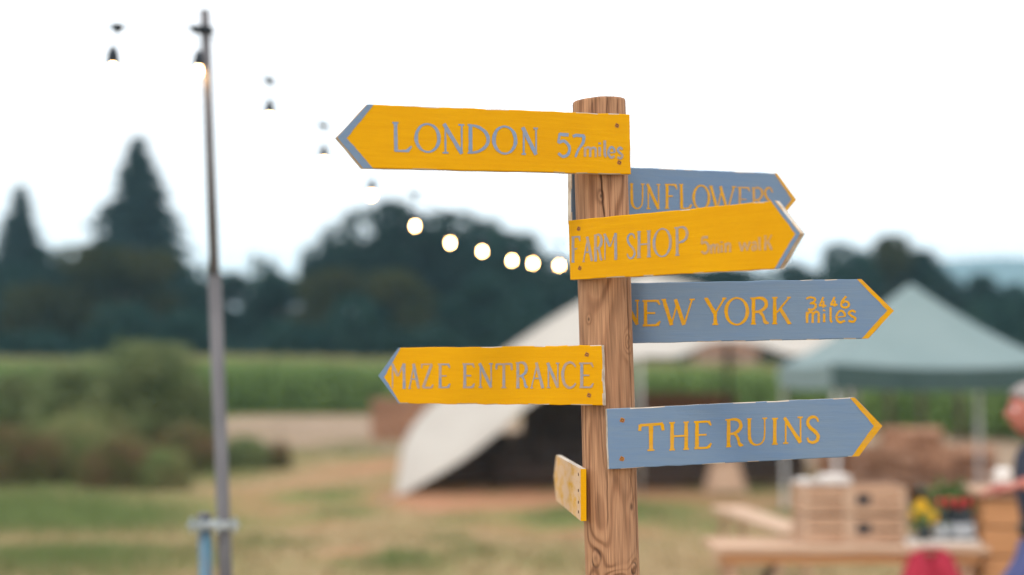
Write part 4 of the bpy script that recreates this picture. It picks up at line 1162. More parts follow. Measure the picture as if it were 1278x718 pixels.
# dark side wall and furniture in the tent
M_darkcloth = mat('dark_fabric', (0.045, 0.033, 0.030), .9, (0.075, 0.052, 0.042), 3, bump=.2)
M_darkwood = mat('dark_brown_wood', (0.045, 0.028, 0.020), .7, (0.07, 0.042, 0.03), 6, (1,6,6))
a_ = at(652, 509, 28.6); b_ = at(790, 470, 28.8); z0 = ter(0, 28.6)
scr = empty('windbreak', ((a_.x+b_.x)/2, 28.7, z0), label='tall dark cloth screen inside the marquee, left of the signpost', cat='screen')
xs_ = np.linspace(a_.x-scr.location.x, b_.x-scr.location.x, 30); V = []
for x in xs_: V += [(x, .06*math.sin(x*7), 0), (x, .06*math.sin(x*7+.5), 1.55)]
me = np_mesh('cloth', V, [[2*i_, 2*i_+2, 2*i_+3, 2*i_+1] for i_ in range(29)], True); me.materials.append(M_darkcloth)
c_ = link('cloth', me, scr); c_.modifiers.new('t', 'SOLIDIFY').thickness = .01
for x in (xs_[0], xs_[14], xs_[-1]):
    b = MB(); b.tube([(x,.08,0),(x,.08,1.62)], .02, 8); b.build('post', M_darkwood, scr)
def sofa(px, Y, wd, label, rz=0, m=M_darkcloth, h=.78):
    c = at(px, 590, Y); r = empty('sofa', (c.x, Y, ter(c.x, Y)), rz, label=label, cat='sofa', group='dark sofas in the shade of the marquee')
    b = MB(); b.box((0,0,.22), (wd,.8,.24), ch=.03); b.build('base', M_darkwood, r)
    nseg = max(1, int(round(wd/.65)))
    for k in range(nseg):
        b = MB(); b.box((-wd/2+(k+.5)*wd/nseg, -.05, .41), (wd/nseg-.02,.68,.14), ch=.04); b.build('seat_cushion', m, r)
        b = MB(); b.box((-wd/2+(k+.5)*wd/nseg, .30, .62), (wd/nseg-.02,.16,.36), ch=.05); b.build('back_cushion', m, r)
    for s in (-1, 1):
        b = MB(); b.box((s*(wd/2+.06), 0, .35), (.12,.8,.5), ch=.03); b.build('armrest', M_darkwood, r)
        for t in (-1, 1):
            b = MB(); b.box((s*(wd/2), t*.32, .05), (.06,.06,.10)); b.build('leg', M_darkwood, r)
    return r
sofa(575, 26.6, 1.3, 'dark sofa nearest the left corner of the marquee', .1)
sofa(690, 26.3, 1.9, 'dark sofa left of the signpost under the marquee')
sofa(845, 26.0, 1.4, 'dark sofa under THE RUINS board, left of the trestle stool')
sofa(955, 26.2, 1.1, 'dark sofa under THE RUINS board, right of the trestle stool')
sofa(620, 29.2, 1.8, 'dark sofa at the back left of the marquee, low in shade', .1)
# trestle stool of pale wood
M_palewood = mat('pale_pine', (0.46, 0.30, 0.20), .75, (0.56, 0.39, 0.28), 5, (1,8,8), bump=.2)
M_orangewood = mat('orange_stained_wood', (0.42, 0.20, 0.085), .6, (0.52, 0.26, 0.12), 5, (1,8,8), bump=.2)
M_cratewood = mat('crate_wood', (0.38, 0.225, 0.14), .8, (0.52, 0.34, 0.23), 5, (1,9,9), bump=.25, rand=.08)
c = ground_at(905, 618); c = Vector((at(905,600,24.6).x, 24.6, ter(3.6, 24.6)))
r = empty('trestle_stool', c, label='pale wooden stool with splayed legs on the red earth under THE RUINS board', cat='stool')
b = MB(); b.box((0,0,.62), (.5,.34,.05), ch=.008); b.build('seat', M_palewood, r)
for sx in (-1,1):
    for sy in (-1,1):
        b = MB(); b.tube([(sx*.32, sy*.2, 0), (sx*.16, sy*.1, .6)], .04, 6); b.build('leg', M_palewood, r)
for sy in (-1, 1):
    b = MB(); b.add([(-.29,sy*.19,.05),(.29,sy*.19,.05),(.17,sy*.11,.59),(-.17,sy*.11,.59),(-.29,sy*.17,.05),(.29,sy*.17,.05),(.17,sy*.09,.59),(-.17,sy*.09,.59)], [(0,1,2,3),(7,6,5,4),(0,4,5,1),(1,5,6,2),(2,6,7,3),(3,7,4,0)]); b.build('panel', M_palewood, r)

# ------------------------------------------------------------------ gazebo
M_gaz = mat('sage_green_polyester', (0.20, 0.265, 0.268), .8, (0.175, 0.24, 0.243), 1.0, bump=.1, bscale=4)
M_gaz_shade = mat('shade_tinted_polyester', (0.035, 0.068, 0.068), .75, (0.045, 0.08, 0.078), 1.5)  # front and right valances only: their shade put into a darker colour
M_leg = mat('white_powder_coat', (0.62, 0.63, 0.65), .5)
gN = Vector((4.29, 19.0, 0)); gL = Vector((4.18, 22.1, 0)); gR = Vector((7.38, 19.1, 0)); gO = Vector((7.27, 22.2, 0))
gC = (gN+gO)/2; gz0 = ter(gC.x, gC.y)
gaz = empty('gazebo', (gC.x, gC.y, gz0), label='sage green pop-up gazebo with pale legs at the right', cat='gazebo')
zE, zV, zP = 1.875-gz0, 1.55-gz0, 3.06-gz0
cor = [q-Vector((gC.x, gC.y, 0)) for q in (gN, gR, gO, gL)]
b = MB()
NR = 10
for k in range(4):
    a_, c_ = cor[k], cor[(k+1)%4]; V = []; 
    for i_ in range(NR+1):
        t = i_/NR
        for j_ in range(NR+1):
            s = j_/NR; e = a_.lerp(c_, s)*(1-t)*1.02
            hh = zE + (zP-zE)*(t**1.12) - .07*math.sin(math.pi*s)*(1-t)*1.0 - .05*math.sin(math.pi*t)
            V.append(Vector((e.x, e.y, hh)))
    b.add(V, [[i_*(NR+1)+j_, i_*(NR+1)+j_+1, (i_+1)*(NR+1)+j_+1, (i_+1)*(NR+1)+j_] for i_ in range(NR) for j_ in range(NR)])
o = b.build('roof', M_gaz, gaz, True); o.modifiers.new('t','SOLIDIFY').thickness = .006
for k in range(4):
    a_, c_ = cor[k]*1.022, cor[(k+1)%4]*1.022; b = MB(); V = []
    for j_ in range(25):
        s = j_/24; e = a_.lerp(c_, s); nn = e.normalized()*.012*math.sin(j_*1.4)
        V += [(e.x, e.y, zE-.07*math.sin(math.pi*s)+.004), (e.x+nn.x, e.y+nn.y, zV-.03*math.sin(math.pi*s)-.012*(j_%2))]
    b.add(V, [[2*j_, 2*j_+2, 2*j_+3, 2*j_+1] for j_ in range(24)]); o = b.build('valance', M_gaz_shade if k < 2 else M_gaz, gaz); o.modifiers.new('t','SOLIDIFY').thickness = .004
for k, q in enumerate(cor):
    q = q*.985; b = MB(); b.box((q.x, q.y, zE/2-.02), (.05,.05,zE-.05), ch=.006); b.box((q.x, q.y, .008), (.11,.11,.016)); 
    b.box((q.x, q.y, 1.15), (.064,.064,.3), ch=.006); b.build('leg', M_leg, gaz)
    a_, c_ = cor[k]*.985, cor[(k+1)%4]*.985
    b = MB()
    for s0 in (0, .5):
        for (u, v_) in ((0,1),(1,0)):
            p0 = a_.lerp(c_, s0); p1 = a_.lerp(c_, s0+.5)
            b.tube([(p0.x,p0.y,zE-.06-.28*u),(p1.x,p1.y,zE-.06-.28*v_)], .011, 6)
    b.build('truss', M_leg, gaz)
b = MB(); b.tube([(0,0,zE-.3),(0,0,zP-.02)], .02, 8); b.build('centre_pole', M_leg, gaz)

# ------------------------------------------------------------------ straw bales
M_straw = mat('weathered_straw', (0.22, 0.105, 0.06), .95, (0.42, 0.235, 0.145), 6, (1,3,6), bump=1.0, bscale=30, rand=.18)
M_twine = mat('baling_twine', (0.25, 0.12, 0.06), .9)
def bale_mesh(seed):
    rs = np.random.RandomState(seed); L, W, H = 1.0, .5, .40; b = MB(); n = (14, 7, 6)
    V = {}; vl = []; fl = []
    def vid(i_, j_, k_):
        if (i_,j_,k_) not in V:
            p = np.array([(i_/n[0]-.5)*L, (j_/n[1]-.5)*W, (k_/n[2])*H])
            c = np.array([p[0]/(L/2), p[1]/(W/2), (p[2]-H/2)/(H/2)])
            rnd_ = np.sqrt(max(0, (np.sort(np.abs(c))[1])**6))
            p = p*np.array([1-.03*rnd_, 1-.05*rnd_, 1]) + rs.normal(size=3)*.012
            for tw in (-.2, .2):
                p[1:] -= np.array([c[1]*.02, c[2]*.015])*math.exp(-((p[0]-tw)/.05)**2)
            V[(i_,j_,k_)] = len(vl); vl.append(tuple(p))
        return V[(i_,j_,k_)]
    for i_ in range(n[0]):
        for j_ in range(n[1]):
            for k_ in (0, n[2]):
                f = [vid(i_,j_,k_),vid(i_+1,j_,k_),vid(i_+1,j_+1,k_),vid(i_,j_+1,k_)]; fl.append(f if k_ else f[::-1])
        for k_ in range(n[2]):
            for j_ in (0, n[1]):
                f = [vid(i_,j_,k_),vid(i_+1,j_,k_),vid(i_+1,j_,k_+1),vid(i_,j_,k_+1)]; fl.append(f if not j_ else f[::-1])
    for j_ in range(n[1]):
        for k_ in range(n[2]):
            for i_ in (0, n[0]):
                f = [vid(i_,j_,k_),vid(i_,j_+1,k_),vid(i_,j_+1,k_+1),vid(i_,j_,k_+1)]; fl.append(f if i_ else f[::-1])
    me = np_mesh('straw', vl, fl); me.materials.append(M_straw)
    # loose straw ends
    t = MB()
    for tw in (-.2, .2):
        x = tw; t.tube([(x,-.245,.0),(x,-.247,.39),(x,.247,.39),(x,.245,.0)], .006, 5)
    tm = bpy.data.meshes.new('twine'); tm.from_pydata(t.v, [], t.f); tm.materials.append(M_twine)
    return me, tm
bales = [bale_mesh(s) for s in (1,2,3)]
def bale(x, y, z, rz, k, label, group, tilt=0):
    r = empty('straw_bale', (x, y, z), rz, label=label, cat='straw bale', group=group); r.rotation_euler = (tilt, 0, rz)
    link('straw', bales[k%3][0], r); link('twine', bales[k%3][1], r); return r
pile = 'straw bales piled under and behind the gazebo'
PL_ = [(1070,23.4,0,'at the left foot of the pile'),(1120,23.2,0,'second from the left in the bottom row'),(1172,23.3,0,'third from the left in the bottom row'),(1226,23.1,0,'at the right foot of the pile, behind the gazebo leg'),
       (1058,24.1,1,'at the left end of the upper row'),(1098,23.6,1,'second from the left in the upper row'),(1150,23.7,1,'in the middle of the upper row'),(1200,23.6,1,'at the right end of the upper row')]
rb = random.Random(4)
for k, (px, Yb, lv, d_) in enumerate(PL_):
    x = (px-639)/FPX*Yb
    bale(x, Yb, ter(x, Yb)+lv*.39, rb.uniform(-.8, .8), k, 'straw bale under the gazebo, '+d_, pile, rb.uniform(-.25,.30))
for (px, Yb, lv, d_) in ((1078,22.0,0,'tipped forward in front of the pile on the left'),(1245,22.6,0,'beside the person at the right edge'),(1135,23.9,1.75,'lying on top of the pile')):
    x = (px-639)/FPX*Yb; bale(x, Yb, ter(x, Yb)+lv*.39+.02, rb.uniform(-.6, .6), int(lv)+1, 'weathered straw bale, '+d_, pile, rb.uniform(.05, .2))
for k in range(14):
    px = rb.uniform(1062, 1232); Yb = rb.uniform(22.3, 23.4); x = (px-639)/FPX*Yb; lv = rb.choice((0, 0, 0, 1, 1, 1.5))
    q = bale(x, Yb+.5*lv, ter(x, Yb)+lv*.36+rb.uniform(.02, .12), rb.uniform(0, 3.1), k, 'loose broken straw bale tumbled in the heap under the gazebo', 'loose straw bales tumbled under the gazebo', rb.uniform(-.5, .5))
    q.scale = (rb.uniform(.45, .7), rb.uniform(.6, .9), rb.uniform(.5, .85)); q.rotation_euler[1] = rb.uniform(-.5, .5)
lv_names = ('bottom', 'second', 'third', 'topmost')
for lv in range(4):
    for q in range(2):
        x = (822+58*q-639)/FPX*30.5 + .1*(lv%2); bale(x, 30.5, ter(x, 30.5)+lv*.395, rb.uniform(-.05,.05), lv+q, '%s straw bale of the %s stack seen between NEW YORK and THE RUINS boards' % (lv_names[lv], ('left','right')[q]), 'straw bales stacked behind the marquee')
for lv in range(3):
    for q in range(2):
        x = (487+30*q-639)/FPX*40.0; bale(x, 40.0, ter(x, 40.0)+lv*.395, rb.uniform(-.1,.1), lv+q, '%s straw bale of the %s stack left of the marquee, below MAZE ENTRANCE' % (('bottom','middle','topmost')[lv], ('left','right')[q]), 'straw bales stacked left of the marquee')

# brick shed beyond the maize, stakes behind the gazebo
M_brick = mat('pink_brick_wall', (0.42, 0.24, 0.19), .9, (0.52, 0.33, 0.28), 3, bump=.2)
M_rooft = mat('brown_roof_sheets', (0.16, 0.075, 0.04), .8, (0.22, 0.11, 0.06), 2)
M_glassd = mat('dark_window', (0.03, 0.035, 0.04), .2)
sh = at(903, 470, 80); shed = empty('shed', (sh.x, 80, 0), label='small pinkish brick shed with brown roof beyond the maize', cat='shed')
b = MB(); b.box((0,0,1.4), (3.4,3.0,2.9)); b.build('wall', M_brick, shed)
b = MB(); hw, e_ = 2.2, 2.86
b.add([(-hw,-1.8,e_),(hw,-1.8,e_),(hw,1.8,e_),(-hw,1.8,e_),(-1.0,0,e_+.75),(1.0,0,e_+.75)], [(0,1,5,4),(1,2,5),(2,3,4,5),(3,0,4),(0,3,2,1)]); b.build('roof', M_rooft, shed)
b = MB(); b.box((.15,-1.52,1.3), (.9,.06,2.1)); b.build('door', M_darkwood, shed)
for x in (-.9, 1.1):
    b = MB(); b.box((x,-1.52,1.8), (.5,.06,.6)); b.build('window', M_glassd, shed)
for k, (px, lab) in enumerate(((1066,'leftmost'),(1108,'second from left'),(1148,'third from left'),(1196,'rightmost'))):
    Yb = 27; x = (px-639)/FPX*Yb; b = MB(); gz_ = ter(x, Yb)
    b.tube([(0,0,-.1),(.02,0,.8),(.0,0,2.0)], [.06,.055,.045], 8)
    o = b.build('wooden_stake', M_darkwood, None, True, (x, Yb, gz_)); tag(o, 'dark wooden stake behind the gazebo, %s of the four' % lab, 'stake', 'dark stakes behind the gazebo')

# ------------------------------------------------------------------ trestle table, crates, bottles, flowers
TYb = 8.55; TZ = .765
def tx(px, Y=TYb): return (px-639)/FPX*Y
tb = empty('trestle_table', (tx(1052), TYb+.15, 0), label='long wooden table carrying crates and bottles at the lower right', cat='table')
x0, x1 = tx(885)-tb.location.x, tx(1222)-tb.location.x
for k in range(3):
    b = MB(); b.box(((x0+x1)/2, -.20+.15*k, TZ-.022), (x1-x0-.01*(k%2), .142, .044), ch=.005); b.build('plank', M_palewood if k == 0 else M_cratewood, tb)
b = MB(); b.box(((x0+x1)/2, -.23, TZ-.075), (x1-x0-.1,.03,.06)); b.build('apron', M_orangewood, tb)
for sx, xx in ((1, x0+.12), (-1, x1-.12)):
    for s in (-1,1):
        b = MB(); b.tube([(xx, -.05-.26*s, 0), (xx, -.05-.13*s, TZ-.05)], .03, 6); b.build('leg', M_cratewood, tb)
    b = MB(); b.tube([(xx+.02, -.18, .32), (xx+sx*.30, -.18, TZ-.05)], .02, 6); b.build('brace', M_darkwood, tb)
    b = MB(); b.box((xx, -.05, .3), (.03, .40, .05)); b.build('stretcher', M_cratewood, tb)
def crate(xc, y, z, wd, dp, ht, label, rz=0, group='wooden crates stacked on the table'):
    r = empty('wooden_crate', (xc, y, z), rz, label=label, cat='crate', group=group)
    nsl = 2
    for side in range(4):
        L = wd if side % 2 == 0 else dp
        for k in range(nsl):
            b = MB(); hgt = ht/nsl-.012
            c = {0:(0,-dp/2,0),1:(wd/2,0,0),2:(0,dp/2,0),3:(-wd/2,0,0)}[side]
            size = (L,.014,hgt) if side%2==0 else (.014,L-.03,hgt)
            b.box((c[0], c[1], ht*(k+.5)/nsl), size, ch=.002); b.build('board', M_cratewood, r)
    for sx in (-1,1):
        for sy in (-1,1):
            b = MB(); b.box((sx*(wd/2-.012), sy*(dp/2+.010), ht/2), (.034,.010,ht-.004)); b.build('corner_post', M_palewood, r)
    b = MB(); b.box((0,0,.008), (wd-.02,dp-.02,.012)); b.build('base', M_cratewood, r)
    return r
yc = TYb+.15
for lv in range(2):
    z = TZ+.001+lv*.172
    crate(tx(1021,yc), yc, z, .27, .30, .168, ('lower','upper')[lv]+' wooden crate of the left stack on the table')
    r = crate(tx(1084,yc), yc, z, .335, .30, .168, ('lower','upper')[lv]+' wooden crate with dark hand hole in the right stack on the table')
    b = MB(); b.box((-.085, -.1595, .09), (.08,.004,.06), ch=.001); b.build('hole_shade_patch', M_black, r)  # black plate on the boards, the shade inside the hole given as colour
b = MB(); b.cur = 0
M_paper = mat('white_paper', (0.72, 0.68, 0.64), .8, (0.64, 0.58, 0.54), 8)
zt_ = TZ+.001+.344
for (px, wd, ht, lab) in ((1001,.10,.03,'small folded white cloth on the left crate stack'),(1036,.17,.055,'larger folded white cloth on top of the crates')):
    b = MB(); 
    for k in range(3): b.box((.004*k,0,ht*(k+.5)/3), (wd-.01*k,.2-.01*k,ht/3-.002), ch=.003)
    o = b.build('folded_cloth', M_paper, None, False, (tx(px,yc), yc-.02, zt_+.002), (0,0,.1)); tag(o, lab, 'cloth', 'folded white cloths on the crates')
# bench running away to the left of the crates
p0 = Vector((tx(905,13.4), 13.4, 0)); p1 = Vector((tx(996,11.4), 11.4, 0)); d_ = p1-p0
bn = empty('bench', ((p0+p1)/2), math.atan2(d_.y, d_.x), label='pale wooden bench seen nearly end on behind the crates', cat='bench'); bn.location.z = ter(2, 12)
Lb = d_.length
for k in (-1,1):
    b = MB(); b.box((0, k*.075, .50), (Lb,.14,.045), ch=.006); b.build('plank', M_palewood, bn)
for sx in (-1,1):
    for sy in (-1,1):
        b = MB(); b.tube([(sx*(Lb/2-.2), sy*.15, 0), (sx*(Lb/2-.2), sy*.06, .48)], .028, 6); b.build('leg', M_cratewood, bn)
# white tray with bottles
M_dglass = mat('dark_bottle_glass', (0.008, 0.014, 0.02), .15, spec=.5)
M_redcap = mat('red_foil', (0.50, 0.03, 0.04), .45)
M_label = mat('bottle_label', (0.62, 0.64, 0.66), .7, (0.25, 0.28, 0.33), 30)
ty_ = TYb-.05
tr = empty('tray', (tx(1170,ty_), ty_+.1, TZ+.001), label='shallow white tray holding the dark bottles on the table', cat='tray')
b = MB(); b.box((0,0,.008), (.42,.30,.014), ch=.002); b.build('base', M_paper, tr)
for (c_, s_) in (((0,-.145,.02),(.42,.012,.028)),((0,.145,.02),(.42,.012,.028)),((-.205,0,.02),(.012,.276,.028)),((.205,0,.02),(.012,.276,.028))):
    b = MB(); b.box(c_, s_, ch=.002); b.build('rim', M_paper, tr)
def bottle(px, Y, label, capm, group, h=.26, z=TZ+.017):
    r = empty('bottle', (tx(px,Y), Y, z), label=label, cat='bottle', group=group); s = h/.26; 
    b = MB(); b.lathe((0,0,0), [(.0001,0),(.032,.001),(.034,.01),(.034,.14*s),(.028,.165*s),(.013,.19*s),(.0125,.235*s),(.0001,.236*s)], 16); b.build('glass', M_dglass, r, True)
    b = MB(); b.lathe((0,0,.20*s), [(.0001,-.001),(.0155,0),(.016,.03*s),(.0165,.055*s),(.0001,.056*s)], 14); b.build('cap', capm, r, True)
    b = MB(); b.lathe((0,0,.03), [(.0345,0),(.0348,.001),(.0348,.080*s),(.0345,.081*s)], 16); b.build('label', M_label, r, True)
for k, (px, lab) in enumerate(((1169,'leftmost of the dark bottles with red caps on the white tray'),(1181,'second from the left of the dark bottles with red caps'),(1193,'third from the left of the dark bottles with red caps'),(1204,'rightmost of the dark bottles with red caps on the white tray'))):
    bottle(px, 8.5+.05*(k%2), lab, M_redcap, 'dark bottles with red caps')
M_dgreen = mat('dark_green_glass', (0.015, 0.05, 0.035), .2, spec=.5)
bottle(1146, 8.72, 'taller dark bottle with green cap behind the yellow flowers', M_dgreen, 'dark bottles behind', .34, TZ+.002)
# sunflowers in a dark jar
M_petal = mat('yellow_petals', (0.80, 0.48, 0.02), .6); M_stemg = mat('green_stems', (0.07, 0.13, 0.03), .6, (0.10, 0.18, 0.05), 9)
fy = 8.5; fl_ = empty('flower_jar', (tx(1150,fy), fy, TZ+.001), label='dark jar of yellow flowers beside the bottles', cat='flowers')
b = MB(); b.lathe((0,0,0), [(.0001,0),(.04,.001),(.046,.03),(.044,.08),(.036,.10),(.038,.11),(.0001,.108)], 16); b.build('jar', M_dglass, fl_, True)
rf = random.Random(8)
for k in range(6):
    a_ = rf.uniform(0,6.28); hx_ = rf.uniform(-.06,.05); hz_ = rf.uniform(.16,.24); hy_ = rf.uniform(-.05,.03)
    b = MB(); b.tube([(0,0,.08),(hx_*.5,hy_*.5,.13),(hx_,hy_,hz_)], .003, 5); b.build('stem', M_stemg, fl_)
    b = MB(); b.ball((hx_,hy_-.01,hz_), (.012,.010,.012), 8, 6)
    for j_ in range(12):
        t = j_*math.pi/6; dx, dz = math.cos(t), math.sin(t)
        b.add([(hx_+dx*.010,hy_-.012,hz_+dz*.010),(hx_+dx*.026-dz*.009,hy_-.016,hz_+dz*.026+dx*.009),(hx_+dx*.042,hy_-.010,hz_+dz*.042),(hx_+dx*.026+dz*.009,hy_-.016,hz_+dz*.026-dx*.009)], [(0,1,2,3)])
    b.build('flower', M_petal, fl_)
rsn_ = np.random.RandomState(6); P = rsn_.normal(size=(90,3))*np.array([.06,.05,.045])+np.array([0,0.02,.15]); V, F = leaf_cards(rsn_, P, .03)
me = np_mesh('leaf', V, F); me.materials.append(M_stemg); link('leaves', me, fl_)
# herb pot behind the bottles
hy0 = 8.78; hp = empty('herb_pot', (tx(1185,hy0), hy0, TZ+.001), label='pot of green herbs standing behind the red capped bottles', cat='potted plant')
b = MB(); b.lathe((0,0,0), [(.0001,0),(.055,.001),(.075,.16),(.07,.165),(.0001,.15)], 16); b.build('pot', M_orangewood, hp, True)
P = rsn_.normal(size=(260,3))*np.array([.08,.06,.05])+np.array([0,0,.25]); V, F = leaf_cards(rsn_, P, .035)
me = np_mesh('foliage', V, F); me.materials.append(M_stemg); link('foliage', me, hp)
# red sack below the table
M_red = mat('red_fabric', (0.42, 0.03, 0.06), .85, (0.30, 0.015, 0.035), 8, bump=.5)
b = MB()
for (cx, rr_) in ((-.07,.125),(.07,.13)):
    b.ball((cx,0,.37), (rr_,.14,.375), 20, 14)
b.tube([(-.07,0,.68),(-.05,-.02,.75),(.05,-.02,.75),(.07,0,.68)], .012, 6)
rsx = np.random.RandomState(3); b.v = [(v[0]+rsx.normal()*.003, v[1], v[2]) for v in b.v]
o = b.build('red_sack', M_red, None, True, (tx(1157,8.42), 8.42, 0.0)); tag(o, 'red double bulging sack standing under the table', 'sack')
# wooden counter at the right
cy = 8.75; ct = empty('wooden_counter', (tx(1207,cy)+.45, cy, 0), label='orange wooden counter of horizontal planks in front of the person', cat='counter')
for k in range(6):
    b = MB(); b.box((0,0,.09+.172*k), (.9,.45,.162), ch=.006); b.build('plank', M_orangewood, ct)
b = MB(); b.box((0,0,1.065), (.98,.52,.04), ch=.006); b.build('top', M_cratewood, ct)
b = MB(); b.box((0,-.05,0.05), (.10,.07,.10), ch=.01); b.add([(-.05,-.084,.10),(.05,-.084,.10),(.04,-.05,.125),(-.04,-.05,.125)], [(0,1,2,3)])
o = b.build('paper_bag', M_paper, None, False, (tx(1240,cy)-.0, cy-.05, 1.086)); tag(o, 'pale paper bag standing on the wooden counter', 'bag')

# ------------------------------------------------------------------ person at the right edge
M_skin = mat('sunburnt_skin', (0.40, 0.125, 0.10), .6, (0.54, 0.21, 0.16), 14)
M_hair = mat('short_grey_hair', (0.33, 0.30, 0.29), .8, (0.20, 0.18, 0.17), 60, bump=.5)
M_tee = mat('navy_tshirt', (0.022, 0.028, 0.05), .9, (0.03, 0.038, 0.065), 10, bump=.2)
M_shorts = mat('blue_shorts', (0.055, 0.065, 0.17), .85, (0.075, 0.085, 0.20), 9, bump=.3)
M_belt = mat('black_belt', (0.01, 0.01, 0.01), .5); M_shoe = mat('dark_shoe', (0.03, 0.03, 0.03), .6)
M_eye = mat('eye_white', (0.7, 0.7, 0.7), .3)
def skin(name, joints, bones, m, parent, sub=2, root=0):
    me = bpy.data.meshes.new(name); me.from_pydata([j[:3] for j in joints], bones, []); me.materials.append(m)
    o = link(name, me, parent); md = o.modifiers.new('skin', 'SKIN'); md.use_smooth_shade = True
    sv = me.skin_vertices[0].data if me.skin_vertices else None
    if sv is None:
        import bmesh
        bm_ = bmesh.new(); bm_.from_mesh(me); bm_.verts.layers.skin.verify(); bm_.to_mesh(me); bm_.free(); sv = me.skin_vertices[0].data
    for k, j in enumerate(joints):
        r_ = j[3]; sv[k].radius = (r_, r_) if not hasattr(r_, '__len__') else r_
        sv[k].use_root = (k == root)
    s = o.modifiers.new('sub', 'SUBSURF'); s.levels = sub; s.render_levels = sub
    return o
PX0, PYY = 2.575, 6.80
person = empty('person', (PX0, PYY, 0), label='person with short grey hair in a navy t-shirt and blue shorts reaching over the counter', cat='person')
J = [(0,0,.95,(.13,.15)),(-.01,0,1.10,(.12,.14)),(-.03,0,1.25,(.125,.155)),(-.04,0,1.38,(.11,.15)),(-.055,0,1.46,.06),(-.085,0,1.535,.052),
     (-.03,-.17,1.41,.052),(.01,-.24,1.21,.043),(-.05,-.22,1.245,.036),(-.145,-.20,1.28,.026),
     (-.03,.17,1.41,.052),(-.02,.24,1.18,.043),(-.06,.20,1.20,.036),(-.14,.17,1.225,.026),
     (-.10,-.10,.88,.095),(-.27,-.11,.73,.075),(-.31,-.11,.60,.058),(-.24,-.11,.38,.05),(-.19,-.11,.16,.038),(-.27,-.12,.125,.032),(-.35,-.12,.115,.024),
     (.0,.10,.86,.095),(.0,.11,.55,.070),(.0,.11,.47,.058),(.03,.11,.28,.050),(.04,.11,.085,.038),(-.05,.12,.045,.032),(-.13,.12,.035,.024)]
Bn = [(0,1),(1,2),(2,3),(3,4),(4,5),(3,6),(6,7),(7,8),(8,9),(3,10),(10,11),(11,12),(12,13),(0,14),(14,15),(15,16),(16,17),(17,18),(18,19),(19,20),(0,21),(21,22),(22,23),(23,24),(24,25),(25,26),(26,27)]
# hands: palm and five fingers per wrist
for wr, sy in ((9,-1),(13,1)):
    w_ = Vector(J[wr][:3]); i0 = len(J)
    J.append((w_.x-.045, w_.y, w_.z-.002, (.016,.034))); Bn.append((wr, i0))
    J.append((w_.x-.085, w_.y, w_.z-.006, (.013,.036))); Bn.append((i0, i0+1))
    for f in range(4):
        oy = (-.030+.020*f); L = (.062,.072,.068,.052)[f]; k = len(J)
        J.append((w_.x-.098, w_.y+oy, w_.z-.006, .009)); J.append((w_.x-.098-L*.5, w_.y+oy*1.1, w_.z-.014-.003*f, .008)); J.append((w_.x-.098-L*.85, w_.y+oy*1.1, w_.z-.034, .0068))
        Bn += [(i0+1, k), (k, k+1), (k+1, k+2)]
    k = len(J); J.append((w_.x-.05, w_.y-.042*sy, w_.z-.006, .012)); J.append((w_.x-.085, w_.y-.060*sy, w_.z-.018, .0095)); J.append((w_.x-.11, w_.y-.058*sy, w_.z-.03, .008))
    Bn += [(i0, k), (k, k+1), (k+1, k+2)]
skin('body', J, Bn, M_skin, person)
# t-shirt with short sleeves
TJ = [(0,0,1.03,(.145,.165)),(-.01,0,1.12,(.14,.16)),(-.03,0,1.25,(.14,.17)),(-.04,0,1.38,(.12,.162)),(-.05,0,1.455,.078),
      (-.03,-.175,1.41,.066),(-.01,-.225,1.28,.062),(-.03,.175,1.41,.066),(-.03,.225,1.28,.062)]
skin('t_shirt', TJ, [(0,1),(1,2),(2,3),(3,4),(3,5),(5,6),(3,7),(7,8)], M_tee, person)
SJ = [(0,0,1.02,(.148,.165)),(-.02,0,.93,(.165,.17)),(-.11,-.10,.87,.125),(-.22,-.115,.76,.112),(-.265,-.115,.715,.108),(.0,.10,.84,.118),(.0,.115,.66,.106),(.0,.115,.56,.104)]
skin('shorts', SJ, [(0,1),(1,2),(2,3),(3,4),(1,5),(5,6),(6,7)], M_shorts, person)
b = MB(); n = 28
for z_, rr_ in ((1.015,0),(1.065,0)): b.v += [(.165*math.cos(2*math.pi*k/n), .182*math.sin(2*math.pi*k/n), z_) for k in range(n)]
for k in range(n): b.f.append([k,(k+1)%n,n+(k+1)%n,n+k]); b.mi.append(0)
o = b.build('belt', M_belt, person, True); o.modifiers.new('t','SOLIDIFY').thickness = .006
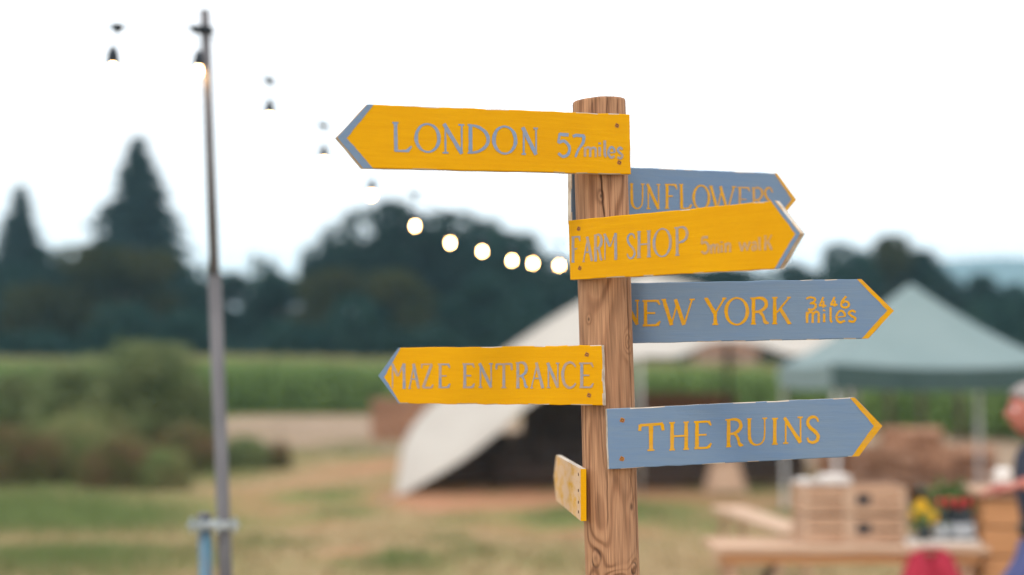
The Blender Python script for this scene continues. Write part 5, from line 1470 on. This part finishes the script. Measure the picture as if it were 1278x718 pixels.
# head, looking to the left and slightly down
def head():
    n1, n2 = 40, 32; V = []; c = Vector((-.105, 0, 1.605))
    for i_ in range(n2+1):
        ph = math.pi*i_/n2; z = math.cos(ph)
        for j_ in range(n1):
            th = 2*math.pi*j_/n1; x = -math.cos(th)*math.sin(ph); y = math.sin(th)*math.sin(ph)   # face towards -x
            X_ = x*.098; Y_ = y*.076; Z_ = z*.122
            front = max(0, -x)
            if z < 0: X_ = X_*(1+.10*z) + (-.006*front); Y_ *= 1+.28*z*(.5+.5*front)
            if x > 0: X_ += .012*x*(1-abs(z-.2))
            # brow, eye sockets, nose, lips, chin
            X_ -= front**6*.004*math.exp(-((z-.28)/.10)**2)
            for s in (-1,1): X_ += .010*front**2*math.exp(-((z-.06)/.12)**2-((y-s*.38)/.16)**2)
            X_ -= .027*front**3*math.exp(-((z+.16)/.13)**2-(y/.16)**2) + .010*front**3*math.exp(-((z-.05)/.16)**2-(y/.12)**2)
            X_ -= .008*front**3*math.exp(-((z+.47)/.06)**2-(y/.30)**2) + .007*front**3*math.exp(-((z+.56)/.06)**2-(y/.26)**2)
            X_ -= .012*max(0,front)*math.exp(-((z+.82)/.16)**2-(y/.35)**2)
            V.append(c + Vector((X_, Y_, Z_)))
    F = [[i_*n1+j_, (i_+1)*n1+j_, (i_+1)*n1+(j_+1)%n1, i_*n1+(j_+1)%n1] for i_ in range(n2) for j_ in range(n1)]
    b = MB(); b.add(V, F); h = b.build('head', M_skin, person, True)
    hv = []; idx = {}; hf = []
    for k, f in enumerate(F):
        ok = all((V[q].z-c.z > .035 - .55*(V[q].x-c.x+.03)) and (V[q].z-c.z > -.06) for q in f)
        if ok: 
            nf = []
            for q in f:
                if q not in idx:
                    d_ = (V[q]-c); idx[q] = len(hv); hv.append(V[q] + d_.normalized()*.009)
                nf.append(idx[q])
            hf.append(nf)
    b = MB(); b.add(hv, hf); hr = b.build('hair', M_hair, h, True); hr.modifiers.new('t','SOLIDIFY').thickness = .010
    for s in (-1,1):
        b = MB(); b.ball(c+Vector((.008, s*.077, .0)), (.020,.008,.032), 12, 8); b.build('ear', M_skin, h, True)
        b = MB(); b.ball(c+Vector((-.082, s*.029, .007)), .011, 10, 8); b.build('eye', M_eye, h, True)
        b = MB(); b.ball(c+Vector((-.0915, s*.029, .007)), (.003,.005,.005), 8, 6); b.build('iris', M_belt, h, True)
    b = MB(); b.box(c+Vector((-.099, 0, -.064)), (.006,.045,.0035)); b.build('mouth', mat('lips', (0.40,.09,.08), .5), h)
head()
for (x, y, z) in ((-.26,-.115,.105),(-.04,.115,.02)):
    b = MB(); b.ball((x,y,z+.02), (.14,.048,.045), 16, 8); b.build('shoe', M_shoe, person, True)
crate(PX0-.24, PYY-.12, 0.0, .40, .30, .08, 'low upturned crate under the front foot of the person', group='crates on the ground')

# ------------------------------------------------------------------ haze
hm = bpy.data.materials.new('thin_haze'); hm.use_nodes = True
n_ = hm.node_tree.nodes; n_.clear()
pv = n_.new('ShaderNodeVolumePrincipled'); pv.inputs['Color'].default_value = (0.48, 0.80, 1.0, 1); pv.inputs['Density'].default_value = 0.00045; pv.inputs['Anisotropy'].default_value = 0.0
mo = n_.new('ShaderNodeOutputMaterial'); hm.node_tree.links.new(pv.outputs[0], mo.inputs['Volume'])
b = MB(); b.box((0, 1175, 70), (3300, 2550, 144)); hz = b.build('haze', hm); tag(hz, 'thin blue haze over the fields and the distant hill', 'haze', kind='stuff')
